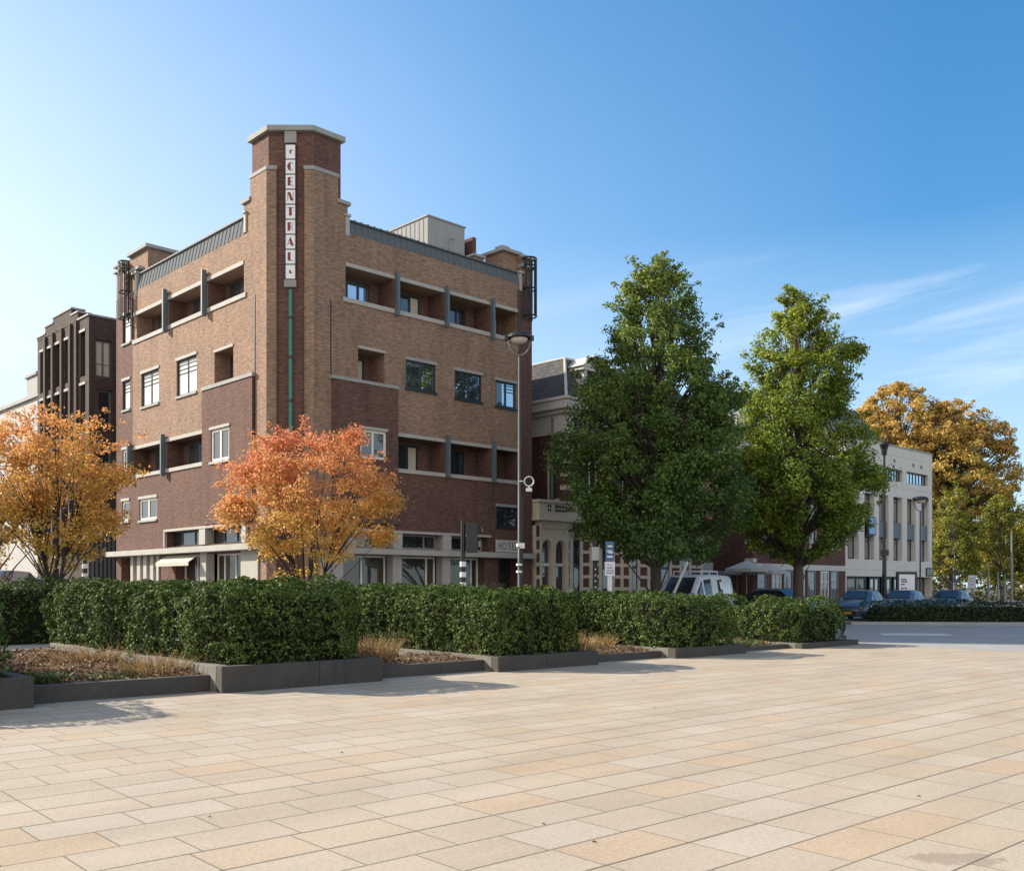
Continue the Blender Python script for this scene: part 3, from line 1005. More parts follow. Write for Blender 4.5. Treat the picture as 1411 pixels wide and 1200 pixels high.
def tuft(label, s, w, z, n, hgt, rad_, mat, seed, cat='plant', name='dry_grass_tuft', seeds=True, group=None):
    g = random.Random(seed)
    r = root(name, label, cat, (*pz(s, w), z), g.uniform(0, 6), group)
    mb = MB()
    for i in range(n):
        a, q = g.uniform(0, 6.28), rad_ * math.sqrt(g.random())
        x, y = q * math.cos(a), q * math.sin(a)
        h = hgt * g.uniform(.45, 1.1)
        lx, ly = g.uniform(-.35, .35) * h + x * .6, g.uniform(-.35, .35) * h + y * .6
        wv = g.uniform(.005, .011)
        b = g.uniform(0, 6.28)
        cx, cy = wv * math.cos(b), wv * math.sin(b)
        p0, p1, p2 = (x, y, -.03), (x + lx * .4, y + ly * .4, h * .6), (x + lx, y + ly, h)
        mb.quad((p0[0] - cx, p0[1] - cy, p0[2]), (p0[0] + cx, p0[1] + cy, p0[2]), (p1[0] + cx, p1[1] + cy, p1[2]), (p1[0] - cx, p1[1] - cy, p1[2]))
        mb.poly([(p1[0] - cx, p1[1] - cy, p1[2]), (p1[0] + cx, p1[1] + cy, p1[2]), p2])
        if seeds and g.random() < .6:
            for q_ in range(3):
                e = (p2[0] + g.uniform(-.04, .04), p2[1] + g.uniform(-.04, .04), p2[2] + g.uniform(-.05, .03))
                mb.poly([(e[0] - .012, e[1], e[2]), (e[0] + .012, e[1], e[2] + .006), (e[0], e[1] + .008, e[2] + .03)])
    build('blades', mb, mat, r)
    return r


LF_GREENP = leafmat('bed_plant_leaf', [(.0, (.03, .07, .02)), (1, (.10, .16, .04))], .5, .2, None, None, 3)
tuft('dense straw coloured grass tuft right of the nearest hedge', S0[0] + BWS[0] + .75, 1.7, .2, 620, .46, .5, LF_STRAW, 3)
tuft('loose dry grass tuft at the right end of the second hedge', S0[1] + BWS[1] + .45, 1.1, .14, 420, .42, .42, LF_STRAW, 4)
tuft('sparse reddish dry grass left of the third hedge', S0[2] - .45, 2.2, .14, 240, .36, .5, LF_STRAW, 5)
tuft('dry grass at the foot of the nearest hedge, left of its front corner', -.35, 1.6, .22, 260, .33, .55, LF_STRAW, 6)
tuft('thin dry grass at the foot of the nearest hedge, farther back', -.4, 4.6, .24, 220, .3, .6, LF_STRAW, 8)
tuft('spiky green grass clump in the mulch bed at the lower left', -2.25, .95, .2, 320, .22, .24, LF_GREENP, 9, 'plant', 'grass_clump', False)
tuft('yellow green low weeds between the two farthest hedges', S0[2] + BWS[2] + 1.0, 1.4, .1, 420, .16, .8, LF_GREENP, 10, 'plant', 'weed_clump', False)
r_ = root('herb_clump', 'low green herb with ferny leaves beside the bed kerb at the lower left', 'plant', (*pz(-1.35, .95), .22), 0)
g = np.random.default_rng(3)
n = 700
q = g.normal(size=(n, 3)) * np.array([.26, .16, .05]) + np.array([0, 0, .04])
leaf_cloud('leaves', q, np.tile([0, 0, 1.], (n, 1)), .05, LF_GREENP, r_, seed=3, aspect=.4)
r_.rotation_euler = (0, 0, PTH)

# hedge beyond the beds at the far left, on a raised paved strip
mb = MB()
mb.box(-14, 4.5, 8.75, 13.6, -.05, .24)
struct(build('raised_path', mb, pmat('path_slabs', (.47, .42, .35), .85, .12, 1.2, .2), loc=(*PO, 0), rotz=PTH))
hedge('hedge', 'dark shaded hedge behind the mulch bed at the left edge of the picture', pz(-7, 11.2), PTH, 10, 2.2, .22, 1.74, 950, .06,
      LF_HEDGE, HCORE, 31, 'clipped hedges on the square', skip=('b',))
# long low hedge across the road on the right
fh = hedge('hedge', 'long low dark hedge in front of the parked cars across the road', (15.6, 42.6), rad(-5), 12.5, 1.6, .1, .92, 700, .075,
           LF_HEDGED, HCORE, 33, None, rnd=.3, skip=('b',))
mb = MB()
mb.box(-.9, 13.5, -.35, -.12, -.05, .13)
mb.box(-.9, -.7, -.12, 2.2, -.05, .125)
struct(build('island_kerb', mb, CONG, loc=(15.6, 42.6, 0), rotz=rad(-5)))
mb = MB()
mb.box(-.69, 13.5, -.119, 2.4, -.05, .1)
struct(build('island_soil', mb, SOIL, loc=(15.6, 42.6, 0), rotz=rad(-5)))

# a few dead leaves on the paving
LEAFM = pmat('dead_leaf', (.05, .03, .02), .8, .3, 20)
lf0 = None
for i, (px, py) in enumerate([(471, 1037), (992, 941), (903, 975), (873, 938), (755, 965), (819, 1160), (749, 1135), (1266, 1097), (1370, 955), (288, 1125)]):
    Y = 2226 / (py - 808)
    X = (px - 705.5) / 1349 * Y
    if lf0 is None:
        mb = MB()
        mb.quad((-.018, 0, .002), (0, -.012, .008), (.02, 0, .004), (0, .013, .012))
        lf0 = tag(build('dead_leaf', mb, LEAFM), 'tiny dark dead leaf lying on the pale paving', 'leaf', 'dead leaves on the paving')
        o = lf0
    else:
        o = lf0.copy()
        COL.objects.link(o)
    o.location, o.rotation_euler = (X, Y, 0), (0, 0, i * 1.3)

# ------------------------------------------------------------------ the corner hotel
HO = sroot('brick_hotel', 'tall brown brick corner hotel with chamfered tower and open balconies', 'building', 0, 0)
FL = Face((0, 1.18), (0, 1), (-1, 0))
FR = Face((1.222, 0), (1, 0), (0, -1))
FC = Face((0, 1.18), (.719, -.695), (-.695, -.719))
LU, RU, ZR = 13.2, 10.98, 14.58
S_, D_, G_ = 0, 1, 2


def matL(u, z):
    if u < .84: return S_
    if u > 11.4: return D_
    return S_ if z > 7.72 else D_


def matR(u, z):
    if u < .73: return S_
    if u > 10.16: return D_
    return S_ if z > 7.5 else D_


# openings: u0,u1,z0,z1,depth
L_LOG = [(1.6, 10.98, 12.42, 13.46), (2.4, 3.88, 9.4, 10.6), (4.78, 11.3, 6.52, 7.62)]
L_WIN = [(11.68, 12.5, 12.45, 13.72), (11.7, 12.5, 9.5, 10.8), (8.78, 10.52, 9.38, 10.82), (5.36, 7.12, 9.36, 10.82),
         (2.54, 3.98, 6.42, 7.64), (11.72, 12.5, 6.6, 7.74), (11.78, 12.56, 4.55, 5.45), (8.98, 10.72, 4.5, 5.42)]
L_GND = [(1.62, 7.98, 3.28, 3.9), (1.75, 12.65, .1, 2.93)]
R_LOG = [(1.33, 10.13, 12.2, 13.33), (1.88, 3.09, 9.25, 10.43), (3.7, 10.13, 6.16, 7.38)]
R_WIN = [(4.1, 5.58, 9.3, 10.38), (6.58, 8.04, 9.24, 10.34), (8.82, 10.02, 9.2, 10.28), (1.9, 3.1, 6.4, 7.46), (8.88, 10.12, 4.17, 5.0)]
R_GND = [(1.72, 8.4, 3.1, 3.68), (1.2, 8.2, .1, 2.83), (8.95, 10.35, .1, 2.83)]

mb = MB()
FL.wall(mb, 0, LU, 0, ZR, [(*o, .7) for o in L_LOG] + [(*o, .14) for o in L_WIN] + [(L_GND[0] + (.35,)), (L_GND[1] + (.5,))],
        matL, cu=(.84, 11.4), cz=(7.72,))
FR.wall(mb, 0, RU, 0, ZR, [(*o, .9) for o in R_LOG] + [(*o, .14) for o in R_WIN] + [(R_GND[0] + (.45,)), (R_GND[1] + (.5,)), (R_GND[2] + (.8,))],
        matR, cu=(.73, 10.16), cz=(7.5,))
# chamfer: sandy piers either side of a dark recessed strip
FC.wall(mb, 0, .35, 0, ZR, [], lambda u, z: S_)
FC.wall(mb, 1.35, 1.70, 0, ZR, [], lambda u, z: S_)
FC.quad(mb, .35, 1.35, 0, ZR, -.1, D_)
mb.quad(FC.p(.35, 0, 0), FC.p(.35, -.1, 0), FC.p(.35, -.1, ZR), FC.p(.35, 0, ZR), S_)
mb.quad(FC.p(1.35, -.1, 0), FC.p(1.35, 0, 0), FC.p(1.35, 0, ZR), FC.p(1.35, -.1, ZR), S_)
# back and end walls
x1, y1 = 1.222 + RU, 1.18 + LU
mb.quad((x1, 0, 0), (x1, y1, 0), (x1, y1, ZR), (x1, 0, ZR), D_)
mb.quad((x1, y1, 0), (0, y1, 0), (0, y1, ZR), (x1, y1, ZR), D_)
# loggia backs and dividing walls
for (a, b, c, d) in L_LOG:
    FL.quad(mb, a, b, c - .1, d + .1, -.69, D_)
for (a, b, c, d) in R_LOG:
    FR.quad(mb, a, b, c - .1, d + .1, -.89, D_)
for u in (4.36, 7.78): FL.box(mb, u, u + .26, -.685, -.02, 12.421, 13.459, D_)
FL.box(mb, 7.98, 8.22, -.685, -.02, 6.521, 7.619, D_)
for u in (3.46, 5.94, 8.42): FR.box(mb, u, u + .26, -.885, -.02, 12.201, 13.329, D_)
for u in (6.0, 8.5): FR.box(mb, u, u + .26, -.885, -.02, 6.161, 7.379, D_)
build('wall', mb, [SAND, DARK, CONC], HO)

# purple panels standing proud of the wall either side of the tower
mb = MB()
FL.wall(mb, .84, 4.71, 4.05, 9.24, [(2.54, 3.98, 6.42, 7.64, .1)], lambda u, z: 0, w=.1)
for u in (.84, 4.71):
    mb.quad(FL.p(u, 0, 4.05), FL.p(u, .1, 4.05), FL.p(u, .1, 9.24), FL.p(u, 0, 9.24))
FR.wall(mb, .73, 3.66, 4.0, 9.14, [(1.9, 3.1, 6.4, 7.46, .1)], lambda u, z: 0, w=.1)
for u in (.73, 3.66):
    mb.quad(FR.p(u, 0, 4.0), FR.p(u, .1, 4.0), FR.p(u, .1, 9.14), FR.p(u, 0, 9.14))
FL.quad(mb, .84, 4.71, 4.04, 4.05, .1)
build_each('purple_panel', mb, DARK, HO)
mb = MB()
FL.box(mb, .78, 4.72, .002, .14, 9.243, 9.38)
FR.box(mb, .66, 3.68, .002, .14, 9.143, 9.26)
build_each('panel_coping', mb, COPE, HO)

# concrete bands over and under the balconies
mb = MB()
FL.box(mb, 1.6, 11.3, .002, .035, 13.463, 13.62)
FL.box(mb, 1.42, 11.36, .002, .05, 12.24, 12.417)
FL.box(mb, 4.72, 11.36, .002, .035, 7.623, 7.77)
FL.box(mb, 4.72, 11.5, .002, .05, 6.36, 6.517)
FL.box(mb, 2.38, 3.9, .002, .035, 10.603, 10.71)
FR.box(mb, 1.33, 10.16, .002, .035, 13.333, 13.48)
FR.box(mb, 1.2, 10.2, .002, .05, 12.03, 12.197)
FR.box(mb, 3.665, 10.16, .002, .035, 7.383, 7.52)
FR.box(mb, 3.665, 10.2, .002, .05, 6.0, 6.157)
FR.box(mb, 1.86, 3.14, .002, .035, 10.433, 10.54)
build_each('balcony_band', mb, CONC, HO, bevel=.01)

# blades between the balconies
def fin(F, u, z0, z1, wo):
    mb = MB()
    F.box(mb, u, u + .11, .052, wo, z0, z1)
    F.box(mb, u + .02, u + .09, .0, .052, z0 + .3, z1 - .1)
    build('fin', mb, FINM, HO, bevel=.008)
for u in (4.42, 7.85): fin(FL, u, 12.12, 13.9, .24)
for u in (8.05, 11.42): fin(FL, u, 6.22, 7.95, .24)
for u in (3.53, 6.0, 8.48): fin(FR, u, 11.93, 13.57, .25)
for u in (6.05, 8.55): fin(FR, u, 5.97, 7.64, .25)

# balcony doors
def bdoor(F, u0, u1, z0, z1, w, mull, bl=None):
    fr = window(HO, F, u0, u1, z0 + .002, z1, w, BLKF, GLB if bl is None else GLD, mull, (), .09, 'balcony_door', fd=.05, blind=bl)
for u in (2.95, 6.05, 9.4): bdoor(FL, u - .3, u + .9, 12.42, 13.35, -.685, (.5,))
bdoor(FL, 3.0, 3.8, 9.4, 10.5, -.685, ())
for u in (6.4, 9.6): bdoor(FL, u - .3, u + .9, 6.52, 7.5, -.685, (.5,))
for u0, u1, bl in ((1.45, 3.0, None), (3.95, 5.45, (.66, .95, CURT)), (6.4, 7.9, (.05, .16, BLIND)), (8.8, 9.75, (.6, .9, CURT))):
    bdoor(FR, u0, u1, 12.2, 13.2, -.885, (.33, .66), bl)
bdoor(FR, 1.95, 2.75, 9.25, 10.3, -.885, (.5,), (.6, .95, CURT))
for u0, u1, bl in ((3.8, 5.35, (.7, .95, CURT)), (6.3, 7.8, (.2, .34, BLIND)), (8.78, 9.7, (.25, .34, BLIND))):
    bdoor(FR, u0, u1, 6.16, 7.25, -.885, (.33, .66), bl)

# windows
BR = (.62, .74, .86)
for k, o in enumerate(L_WIN):
    wf = o[0] in (2.54, 11.72, 11.78, 8.98)
    one = o[1] - o[0] < 1
    if wf:
        window(HO, FL, o[0] + .002, o[1] - .002, o[2] + .002, o[3] - .002, -.1 if o[0] != 2.54 else .0, WHTF, GLW, () if one else (.5,), (), .1,
               lintel=CONC if o[0] != 2.54 else None, sill=CONG if o[0] != 2.54 else None)
    else:
        window(HO, FL, o[0] + .002, o[1] - .002, o[2] + .002, o[3] - .002, -.12, BLKF, BLIND, () if one else (.5,), BR, .07, lintel=CONC, sill=CONG)
mb = MB()
FL.box(mb, 2.46, 4.06, .102, .14, 7.645, 7.75)
FL.box(mb, 2.48, 4.04, .102, .16, 6.32, 6.415)
FR.box(mb, 1.83, 3.16, .102, .14, 7.465, 7.57)
build_each('panel_window_stone', mb, CONC, HO)
for k, o in enumerate(R_WIN[:3]):
    fr = window(HO, FR, o[0] + .002, o[1] - .002, o[2] + .002, o[3] - .002, -.1, BLKF, GLB, (.52,), (), .075, lintel=CONG, sill=BLKF)
    mb = MB()
    a, b = (o[0] + .1, o[0] + .72) if k == 1 else (o[1] - .66, o[1] - .1)
    for t in BR:
        z = o[2] + (o[3] - o[2]) * t
        FR.box(mb, a, b, -.07, -.05, z - .016, z + .016)
    build('rail', mb, BLKF, fr)
    # the other leaf is dark behind its pane
    mb = MB()
    a, b = (o[0] + .82, o[1] - .09) if k == 1 else (o[0] + .09, o[1] - .78)
    FR.box(mb, a, b, -.078, -.062, o[2] + .08, o[3] - .08)
    build('pane', mb, GLD, fr)
o = R_WIN[3]
window(HO, FR, o[0] + .002, o[1] - .002, o[2] + .002, o[3] - .002, .0, WHTF, GLW, (.5,), (), .09)
o = R_WIN[4]
window(HO, FR, o[0] + .002, o[1] - .002, o[2] + .002, o[3] - .002, -.1, BLKF, GLD, (.5,), (), .06, lintel=CONG, sill=BLKF)

# mezzanine strips, canopy and shop front
mb = MB()
FL.box(mb, 1.4, 8.1, .002, .12, 3.9, 4.0)
FL.box(mb, 7.99, 8.1, .002, .12, 3.27, 3.898)
FL.box(mb, 4.45, 4.97, -.34, .1, 3.281, 3.899)
FL.box(mb, 1.3, 1.61, -.2, .1, 3.26, 3.898)
FR.box(mb, 1.5, 8.5, .002, .12, 3.68, 3.78)
for u in (1.3, 3.44, 5.89): FR.box(mb, u, u + .43, -.42, .1, 3.08, 3.678)
build_each('mezzanine_frame', mb, CONC, HO, bevel=.01)
mb = MB()
FL.box(mb, .55, 13.42, -.2, .42, 2.98, 3.2)
FR.box(mb, 1.0, 10.85, -.2, .42, 2.84, 3.06)
build_each('canopy', mb, CONC, HO, bevel=.012)
mb = MB()
for a, b in ((.5, 1.75), (4.45, 4.97)): FL.box(mb, a, b, -.3 if a > 1 else .0, .06, 0, 2.975)
for a, b in ((11.3, 11.57), (10.55, 10.9), (9.91, 10.25), (9.24, 9.57), (8.72, 8.95)): FL.box(mb, a, b, -.35, .04, 0, 2.975)
for a, b in ((.2, 1.2), (3.44, 3.87), (5.89, 6.31)): FR.box(mb, a, b, -.35 if a > 1 else .0, .06, 0, 2.835)
build_each('pillar', mb, CONC, HO, bevel=.015)
mb = MB()
FL.box(mb, 7.25, 8.71, -.49, -.02, .1, 2.92)
build('brick_pier', mb, DARK, HO)
for (u0, u1, z0, z1, w, F, ml) in ((1.63, 4.44, 3.29, 3.89, -.33, FL, (.35, .7)), (4.98, 7.97, 3.29, 3.89, -.33, FL, (.36,)),
                                   (1.77, 3.43, 3.11, 3.67, -.43, FR, (.5,)), (3.88, 5.88, 3.11, 3.67, -.43, FR, (.7,)), (6.32, 8.39, 3.11, 3.67, -.43, FR, (.6,))):
    window(HO, F, u0, u1, z0, z1, w, BLKF if F is FL else CONG, GLD, ml, (), .06, 'mezzanine_window')
for (u0, u1, z1, F, ml, fm) in ((1.76, 4.44, 2.92, FL, (.25, .45, .78), WHTP), (4.98, 7.24, 2.92, FL, (.5,), WHTP), (8.96, 12.64, 2.92, FL, (), BLKF),
                                (1.21, 3.43, 2.82, FR, (.5,), WHTP), (3.88, 5.88, 2.82, FR, (.78,), WHTP), (6.32, 8.19, 2.82, FR, (.8,), WHTP)):
    window(HO, F, u0, u1, .11, z1, -.47, fm, GLS, ml, (), .07, 'shop_window')
window(HO, FR, 8.97, 10.33, .11, 2.82, -.78, BLKF, GLD, (.5,), (), .08, 'entrance_door')
# sloping awning
mb = MB()
P = FL.p
A = [P(8.08, .45, 2.62), P(5.15, .45, 2.62), P(5.15, .0, 2.93), P(8.08, .0, 2.93)]
B = [(x, y, z - .03) for x, y, z in A]
mb.quad(*A); mb.quad(*B[::-1])
for i in range(4): mb.quad(A[i], B[i], B[(i + 1) % 4], A[(i + 1) % 4])
FL.box(mb, 5.15, 8.08, .43, .452, 2.47, 2.62)
build('awning', mb, AWN, HO)

# standing seam parapet
def parapet(F, u0, u1, z0, z1):
    mb = MB()
    q = [F.p(u0, .004, z0), F.p(u1, .004, z0), F.p(u1, -.14, z1), F.p(u0, -.14, z1)]
    mb.quad(*(q[::-1] if F.flip else q))
    n = int((u1 - u0) / .3)
    for i in range(n + 1):
        u = u0 + .02 + (u1 - u0 - .04) * i / n
        c = [F.p(u - .01, .0, z0), F.p(u + .01, .0, z0), F.p(u + .01, .022, z0), F.p(u - .01, .022, z0),
             F.p(u - .01, -.14, z1), F.p(u + .01, -.14, z1), F.p(u + .01, -.118, z1), F.p(u - .01, -.118, z1)]
        b0 = len(mb.v)
        mb.v += c
        for qd in ((3, 2, 1, 0), (4, 5, 6, 7), (0, 1, 5, 4), (1, 2, 6, 5), (2, 3, 7, 6), (3, 0, 4, 7)):
            mb.f.append(tuple(b0 + k for k in qd)); mb.m.append(0)
    build('seam_parapet', mb, ZINC, HO)
    mb = MB()
    F.box(mb, u0, u1, -.4, -.06, z1, z1 + .05)
    for i in range(n + 1):
        u = u0 + .02 + (u1 - u0 - .04) * i / n
        F.box(mb, u - .03, u + .03, -.38, -.1, z1 + .05, z1 + .1)
    build('parapet_capping', mb, ZINC if F is FR else ZINL, HO)  # left capping gets paler zinc, putting its sunlit edge into the colour
parapet(FL, 1.58, 10.95, ZR - .01, 15.26)
parapet(FR, 1.5, 10.2, ZR - .01, 15.06)
mb = MB()
FL.box(mb, 1.42, 1.57, -.3, .04, 14.6, 15.3); FL.box(mb, 1.38, 1.6, -.35, .08, 15.3, 15.38)
FL.box(mb, 10.96, 11.12, -.3, .04, 14.3, 15.3); FL.box(mb, 10.92, 11.4, -.35, .08, 15.3, 15.4)
FR.box(mb, 1.33, 1.49, -.3, .04, 14.45, 15.15); FR.box(mb, 1.28, 1.53, -.35, .08, 15.15, 15.25)
FR.box(mb, 10.21, 10.35, -.3, .04, 14.3, 15.05); FR.box(mb, 10.17, 10.5, -.35, .08, 15.05, 15.15)
build_each('parapet_post', mb, CONC, HO, bevel=.01)
mb = MB()
mb.poly([(.2, 1.3, ZR - .02), (1.3, .2, ZR - .02), (x1 - .05, .2, ZR - .02), (x1 - .05, y1 - .05, ZR - .02), (.2, y1 - .05, ZR - .02)])
build('roof', mb, CONG, HO)
# dark tubes and strips drawn in for shadow lines at the facade seams
mb = MB()
for F, u, z in ((FL, 11.36, 14.3), (FR, 10.14, 14.3)): mb.tube([F.p(u, .05, 12.5), F.p(u, .05, z)], .045, 8)
for F, u, z0, z1 in ((FL, .80, 3.9, 12.2), (FR, .69, 9.2, 12.0)): F.box(mb, u - .02, u + .02, .001, .02, z0, z1)
build_each('downpipe_or_seam', mb, BLKF, HO)

# tower above the roof
mb = MB()
core = [(.12, 1.24), (1.28, .12), (2.42, .12), (2.42, 2.4), (.12, 2.4)]
mb.prism(core, ZR - .02, 17.84)
build('tower_core', mb, DARK, HO)
mb = MB()
c35, c135 = FC.p(.35, 0, 0)[:2], FC.p(1.35, 0, 0)[:2]
lp = [(0, 2.32), (0, 1.18), c35, (c35[0] + .25, c35[1] + .3), (.4, 2.32)]
rp = [c135, (1.222, 0), (2.24, 0), (2.24, .4), (c135[0] + .3, c135[1] + .25)]
mb.prism(lp, ZR, 16.46)
mb.prism(rp, ZR, 16.46)
mb.box(.02, 2.0, 2.33, 2.83, ZR, 15.68)
mb.box(2.25, 2.66, .02, 2.0, ZR, 15.56)
build_each('tower_pier', mb, SAND, HO)
mb = MB()
grow = lambda poly, k, c: [(x + (x - c[0]) * k, y + (y - c[1]) * k) for x, y in poly]
mb.prism(grow(lp, .07, (.35, 1.6)), 16.462, 16.6)
mb.prism(grow(rp, .07, (1.6, .35)), 16.462, 16.6)
mb.box(-.06, 2.0, 2.3, 2.92, 15.682, 15.82)
mb.box(2.2, 2.76, -.06, 2.0, 15.562, 15.7)
capo = [(-.02, 1.12), (1.17, -.02), (2.55, -.02), (2.55, 2.52), (-.02, 2.52)]
mb.prism(capo, 17.842, 18.03)
FC.box(mb, .64, 1.06, -.14, .0, 17.42, 17.841)
FC.box(mb, .64, 1.06, -.098, .06, 12.28, 12.53)
build_each('tower_coping', mb, COPE, HO, bevel=.01)
mb = MB()
for a, b in ((6.9, 8.2), (8.3, 9.75), (9.85, 11.15), (11.25, 12.2)):
    FC.box(mb, .8, .91, -.09, .03, a, b)
build_each('green_strip', mb, GRNP, HO)
mb = MB()
for z in (6.75, 8.2, 9.75, 11.15): FC.box(mb, .79, .92, -.09, .04, z + .005, z + .095)
build_each('strip_bracket', mb, BLKM, HO)

# roof plant room, chimneys, stepped corner stacks, ladders
mb = MB()
mb.box(8.05, 10.1, 2.03, 4.85, ZR, 17.16)
for i in range(9): mb.box(8.03, 8.05, 2.3 + i * .3, 2.33 + i * .3, ZR, 17.1)
build('plant_room', mb, ZINL, HO)
mb = MB()
mb.box(8.0, 10.15, 1.98, 4.9, 17.162, 17.22)
mb.box(9.2, 9.25, 1.97, 2.02, 15.2, 16.5); mb.box(9.2, 9.5, 1.97, 2.02, 16.5, 16.55)
build('plant_room_edge', mb, CONG, HO)
mb = MB()
mb.box(10.55, 10.75, 2.0, 3.6, ZR, 16.9)
build('chimney', mb, DARK, HO)
mb = MB()
mb.box(.2, 1.5, 11.5, 13.4, ZR, 16.3)
mb.box(.0, .8, 13.41, 14.35, ZR, 16.0)
mb.box(10.65, 11.5, .2, 1.3, ZR, 15.85)
mb.box(9.7, 10.2, .9, 1.6, ZR, 15.6)
mb.box(11.51, 12.19, .02, 1.2, ZR, 15.75)
mb.box(10.95, 11.2, .55, .8, 15.99, 16.16)
build_each('corner_stack', mb, SAND, HO)
mb = MB()
mb.box(.05, 1.65, 11.35, 13.39, 16.302, 16.45)
mb.box(-.12, .9, 13.42, 14.45, 15.75, 15.87); mb.box(-.12, .9, 13.42, 14.45, 16.002, 16.13)
mb.box(-.06, .3, 11.9, 13.3, 15.45, 15.58)
mb.box(10.5, 11.65, .02, 1.45, 15.852, 15.99); mb.box(9.6, 10.3, .85, 1.7, 15.602, 15.7)
mb.box(10.85, 11.3, .45, .9, 16.162, 16.25)
mb.box(11.5, 12.3, -.1, 1.3, 15.35, 15.48); mb.box(11.5, 12.3, -.1, 1.3, 15.752, 15.88)
build_each('stack_coping', mb, COPE, HO, bevel=.01)
def ladder(cx, cy, nx_, ny_, z0, z1):
    mb = MB()
    tx, ty = -ny_, nx_
    for s in (-.2, .2):
        mb.tube([(cx + tx * s, cy + ty * s, z0), (cx + tx * s, cy + ty * s, z1)], .035, 6)
    z = z0 + .15
    while z < z1:
        mb.tube([(cx - tx * .2, cy - ty * .2, z), (cx + tx * .2, cy + ty * .2, z)], .014, 5)
        z += .28
    build('ladder', mb, BLKM, HO)
    mb = MB()
    hoops = [z0 + .15, (z0 + z1) / 2, z1 - .35, z1 - .02]
    for z in hoops:
        pts = []
        for i in range(13):
            a = -.25 + (math.pi + .5) * i / 12
            pts.append((cx + tx * .3 * math.cos(a) + nx_ * (.05 + .3 * math.sin(a)), cy + ty * .3 * math.cos(a) + ny_ * (.05 + .3 * math.sin(a)), z))
        mb.tube(pts, .035, 5)
    for a in (.3, .9, 1.57, 2.2, 2.8):
        q = (cx + tx * .3 * math.cos(a) + nx_ * (.05 + .3 * math.sin(a)), cy + ty * .3 * math.cos(a) + ny_ * (.05 + .3 * math.sin(a)))
        mb.tube([(*q, hoops[0]), (*q, hoops[-1])], .028, 5)
    build('ladder_cage', mb, BLKM, HO)
ladder(-.1, 13.0, -1, 0, 13.3, 15.95)
ladder(x1 - .3, -.1, 0, -1, 13.1, 15.75)

# upright letter sign on the tower
VS = sroot('letter_sign', 'tall upright sign of white squares with dark red letters on the tower', 'sign', *FC.p(.855, 0, 0)[:2])
VS.location.z = 12.5
ZB = 12.5
mb = MB()
FC.box(mb, .655, 1.055, -.098, -.03, 12.54, 17.38)
def lowz(mb, dz):
    mb.v = [(a, b, c - dz) for a, b, c in mb.v]
    return mb
build('backing', lowz(mb, ZB), BLKM, VS)
BOXH = .52


def arc(cx, cy, rx, ry, a0, a1, n=10):
    return [(cx + rx * math.cos(rad(a0 + (a1 - a0) * i / n)), cy + ry * math.sin(rad(a0 + (a1 - a0) * i / n))) for i in range(n + 1)]


def band(o, i):
    return [[o[k], o[k + 1], i[k + 1], i[k]] for k in range(len(o) - 1)]


T = .075
GLY = {
    'C': [arc(.52, .5, .48, .5, 90, 270) + [(.46, .0), (.46, 1)]] + band(arc(.52, .5, .46, .5, 88, 35), arc(.52, .5, .38, .43, 88, 35)) +
         band(arc(.52, .5, .46, .5, -88, -35), arc(.52, .5, .38, .43, -88, -35)),
    'E': [[(.1, 0), (.52, 0), (.52, 1), (.1, 1)], [(.5, .93), (.92, .93), (.92, 1), (.5, 1)], [(.5, 0), (.92, 0), (.92, T), (.5, T)], [(.5, .46), (.85, .46), (.85, .54), (.5, .54)]],
    'N': [[(.08, 0), (.15, 0), (.15, 1), (.08, 1)], [(.86, 0), (.93, 0), (.93, 1), (.86, 1)], [(.08, 1), (.5, 1), (.93, 0), (.52, 0)]],
    'T': [[(.3, 0), (.7, 0), (.7, 1), (.3, 1)], [(.04, .92), (.3, .92), (.3, 1), (.04, 1)], [(.7, .92), (.96, .92), (.96, 1), (.7, 1)]],
    'R': [[(.08, 0), (.5, 0), (.5, 1), (.08, 1)]] + band(arc(.5, .74, .4, .26, 90, -90), arc(.5, .74, .33, .19, 90, -90)) + [[(.55, .48), (.63, .48), (.95, 0), (.86, 0)]],
    'A': [[(.46, 1), (.54, 1), (1.0, 0), (.58, 0), (.34, .68)], [(.02, 0), (.09, 0), (.40, .78), (.36, .86)], [(.15, .25), (.5, .25), (.5, .32), (.18, .32)]],
    'L': [[(.1, 0), (.52, 0), (.52, 1), (.1, 1)], [(.5, 0), (.92, 0), (.92, T), (.5, T)]],
    'flag': [[(.3, .2), (.62, .2), (.62, .8), (.3, .8)], [(.6, .62), (.82, .62), (.82, .8), (.6, .8)]],
    'hook': [[(.22, .25), (.85, .25), (.55, .5), (.55, .75), (.22, .75)]],
}
for i, ch in enumerate(['flag', 'C', 'E', 'N', 'T', 'R', 'A', 'L', 'hook']):
    z1 = 17.33 - i * .533
    z0 = z1 - BOXH + .035
    mb = MB()
    FC.box(mb, .69, 1.02, -.029, .02, z0, z1)
    pn = build('panel', lowz(mb, ZB), SIGNW, VS)
    mb = MB()
    big = ch not in ('flag', 'hook')
    for pl in GLY[ch]:
        gx, gz, sx_, sz_ = (.735, z0 + .10, .245, .30) if big else (.765, z0 + .13, .2, .22)
        mb.poly([FC.p(gx + x * sx_, .024, gz + y * sz_) for x, y in pl])
    build('letter', lowz(mb, ZB), REDL, pn)

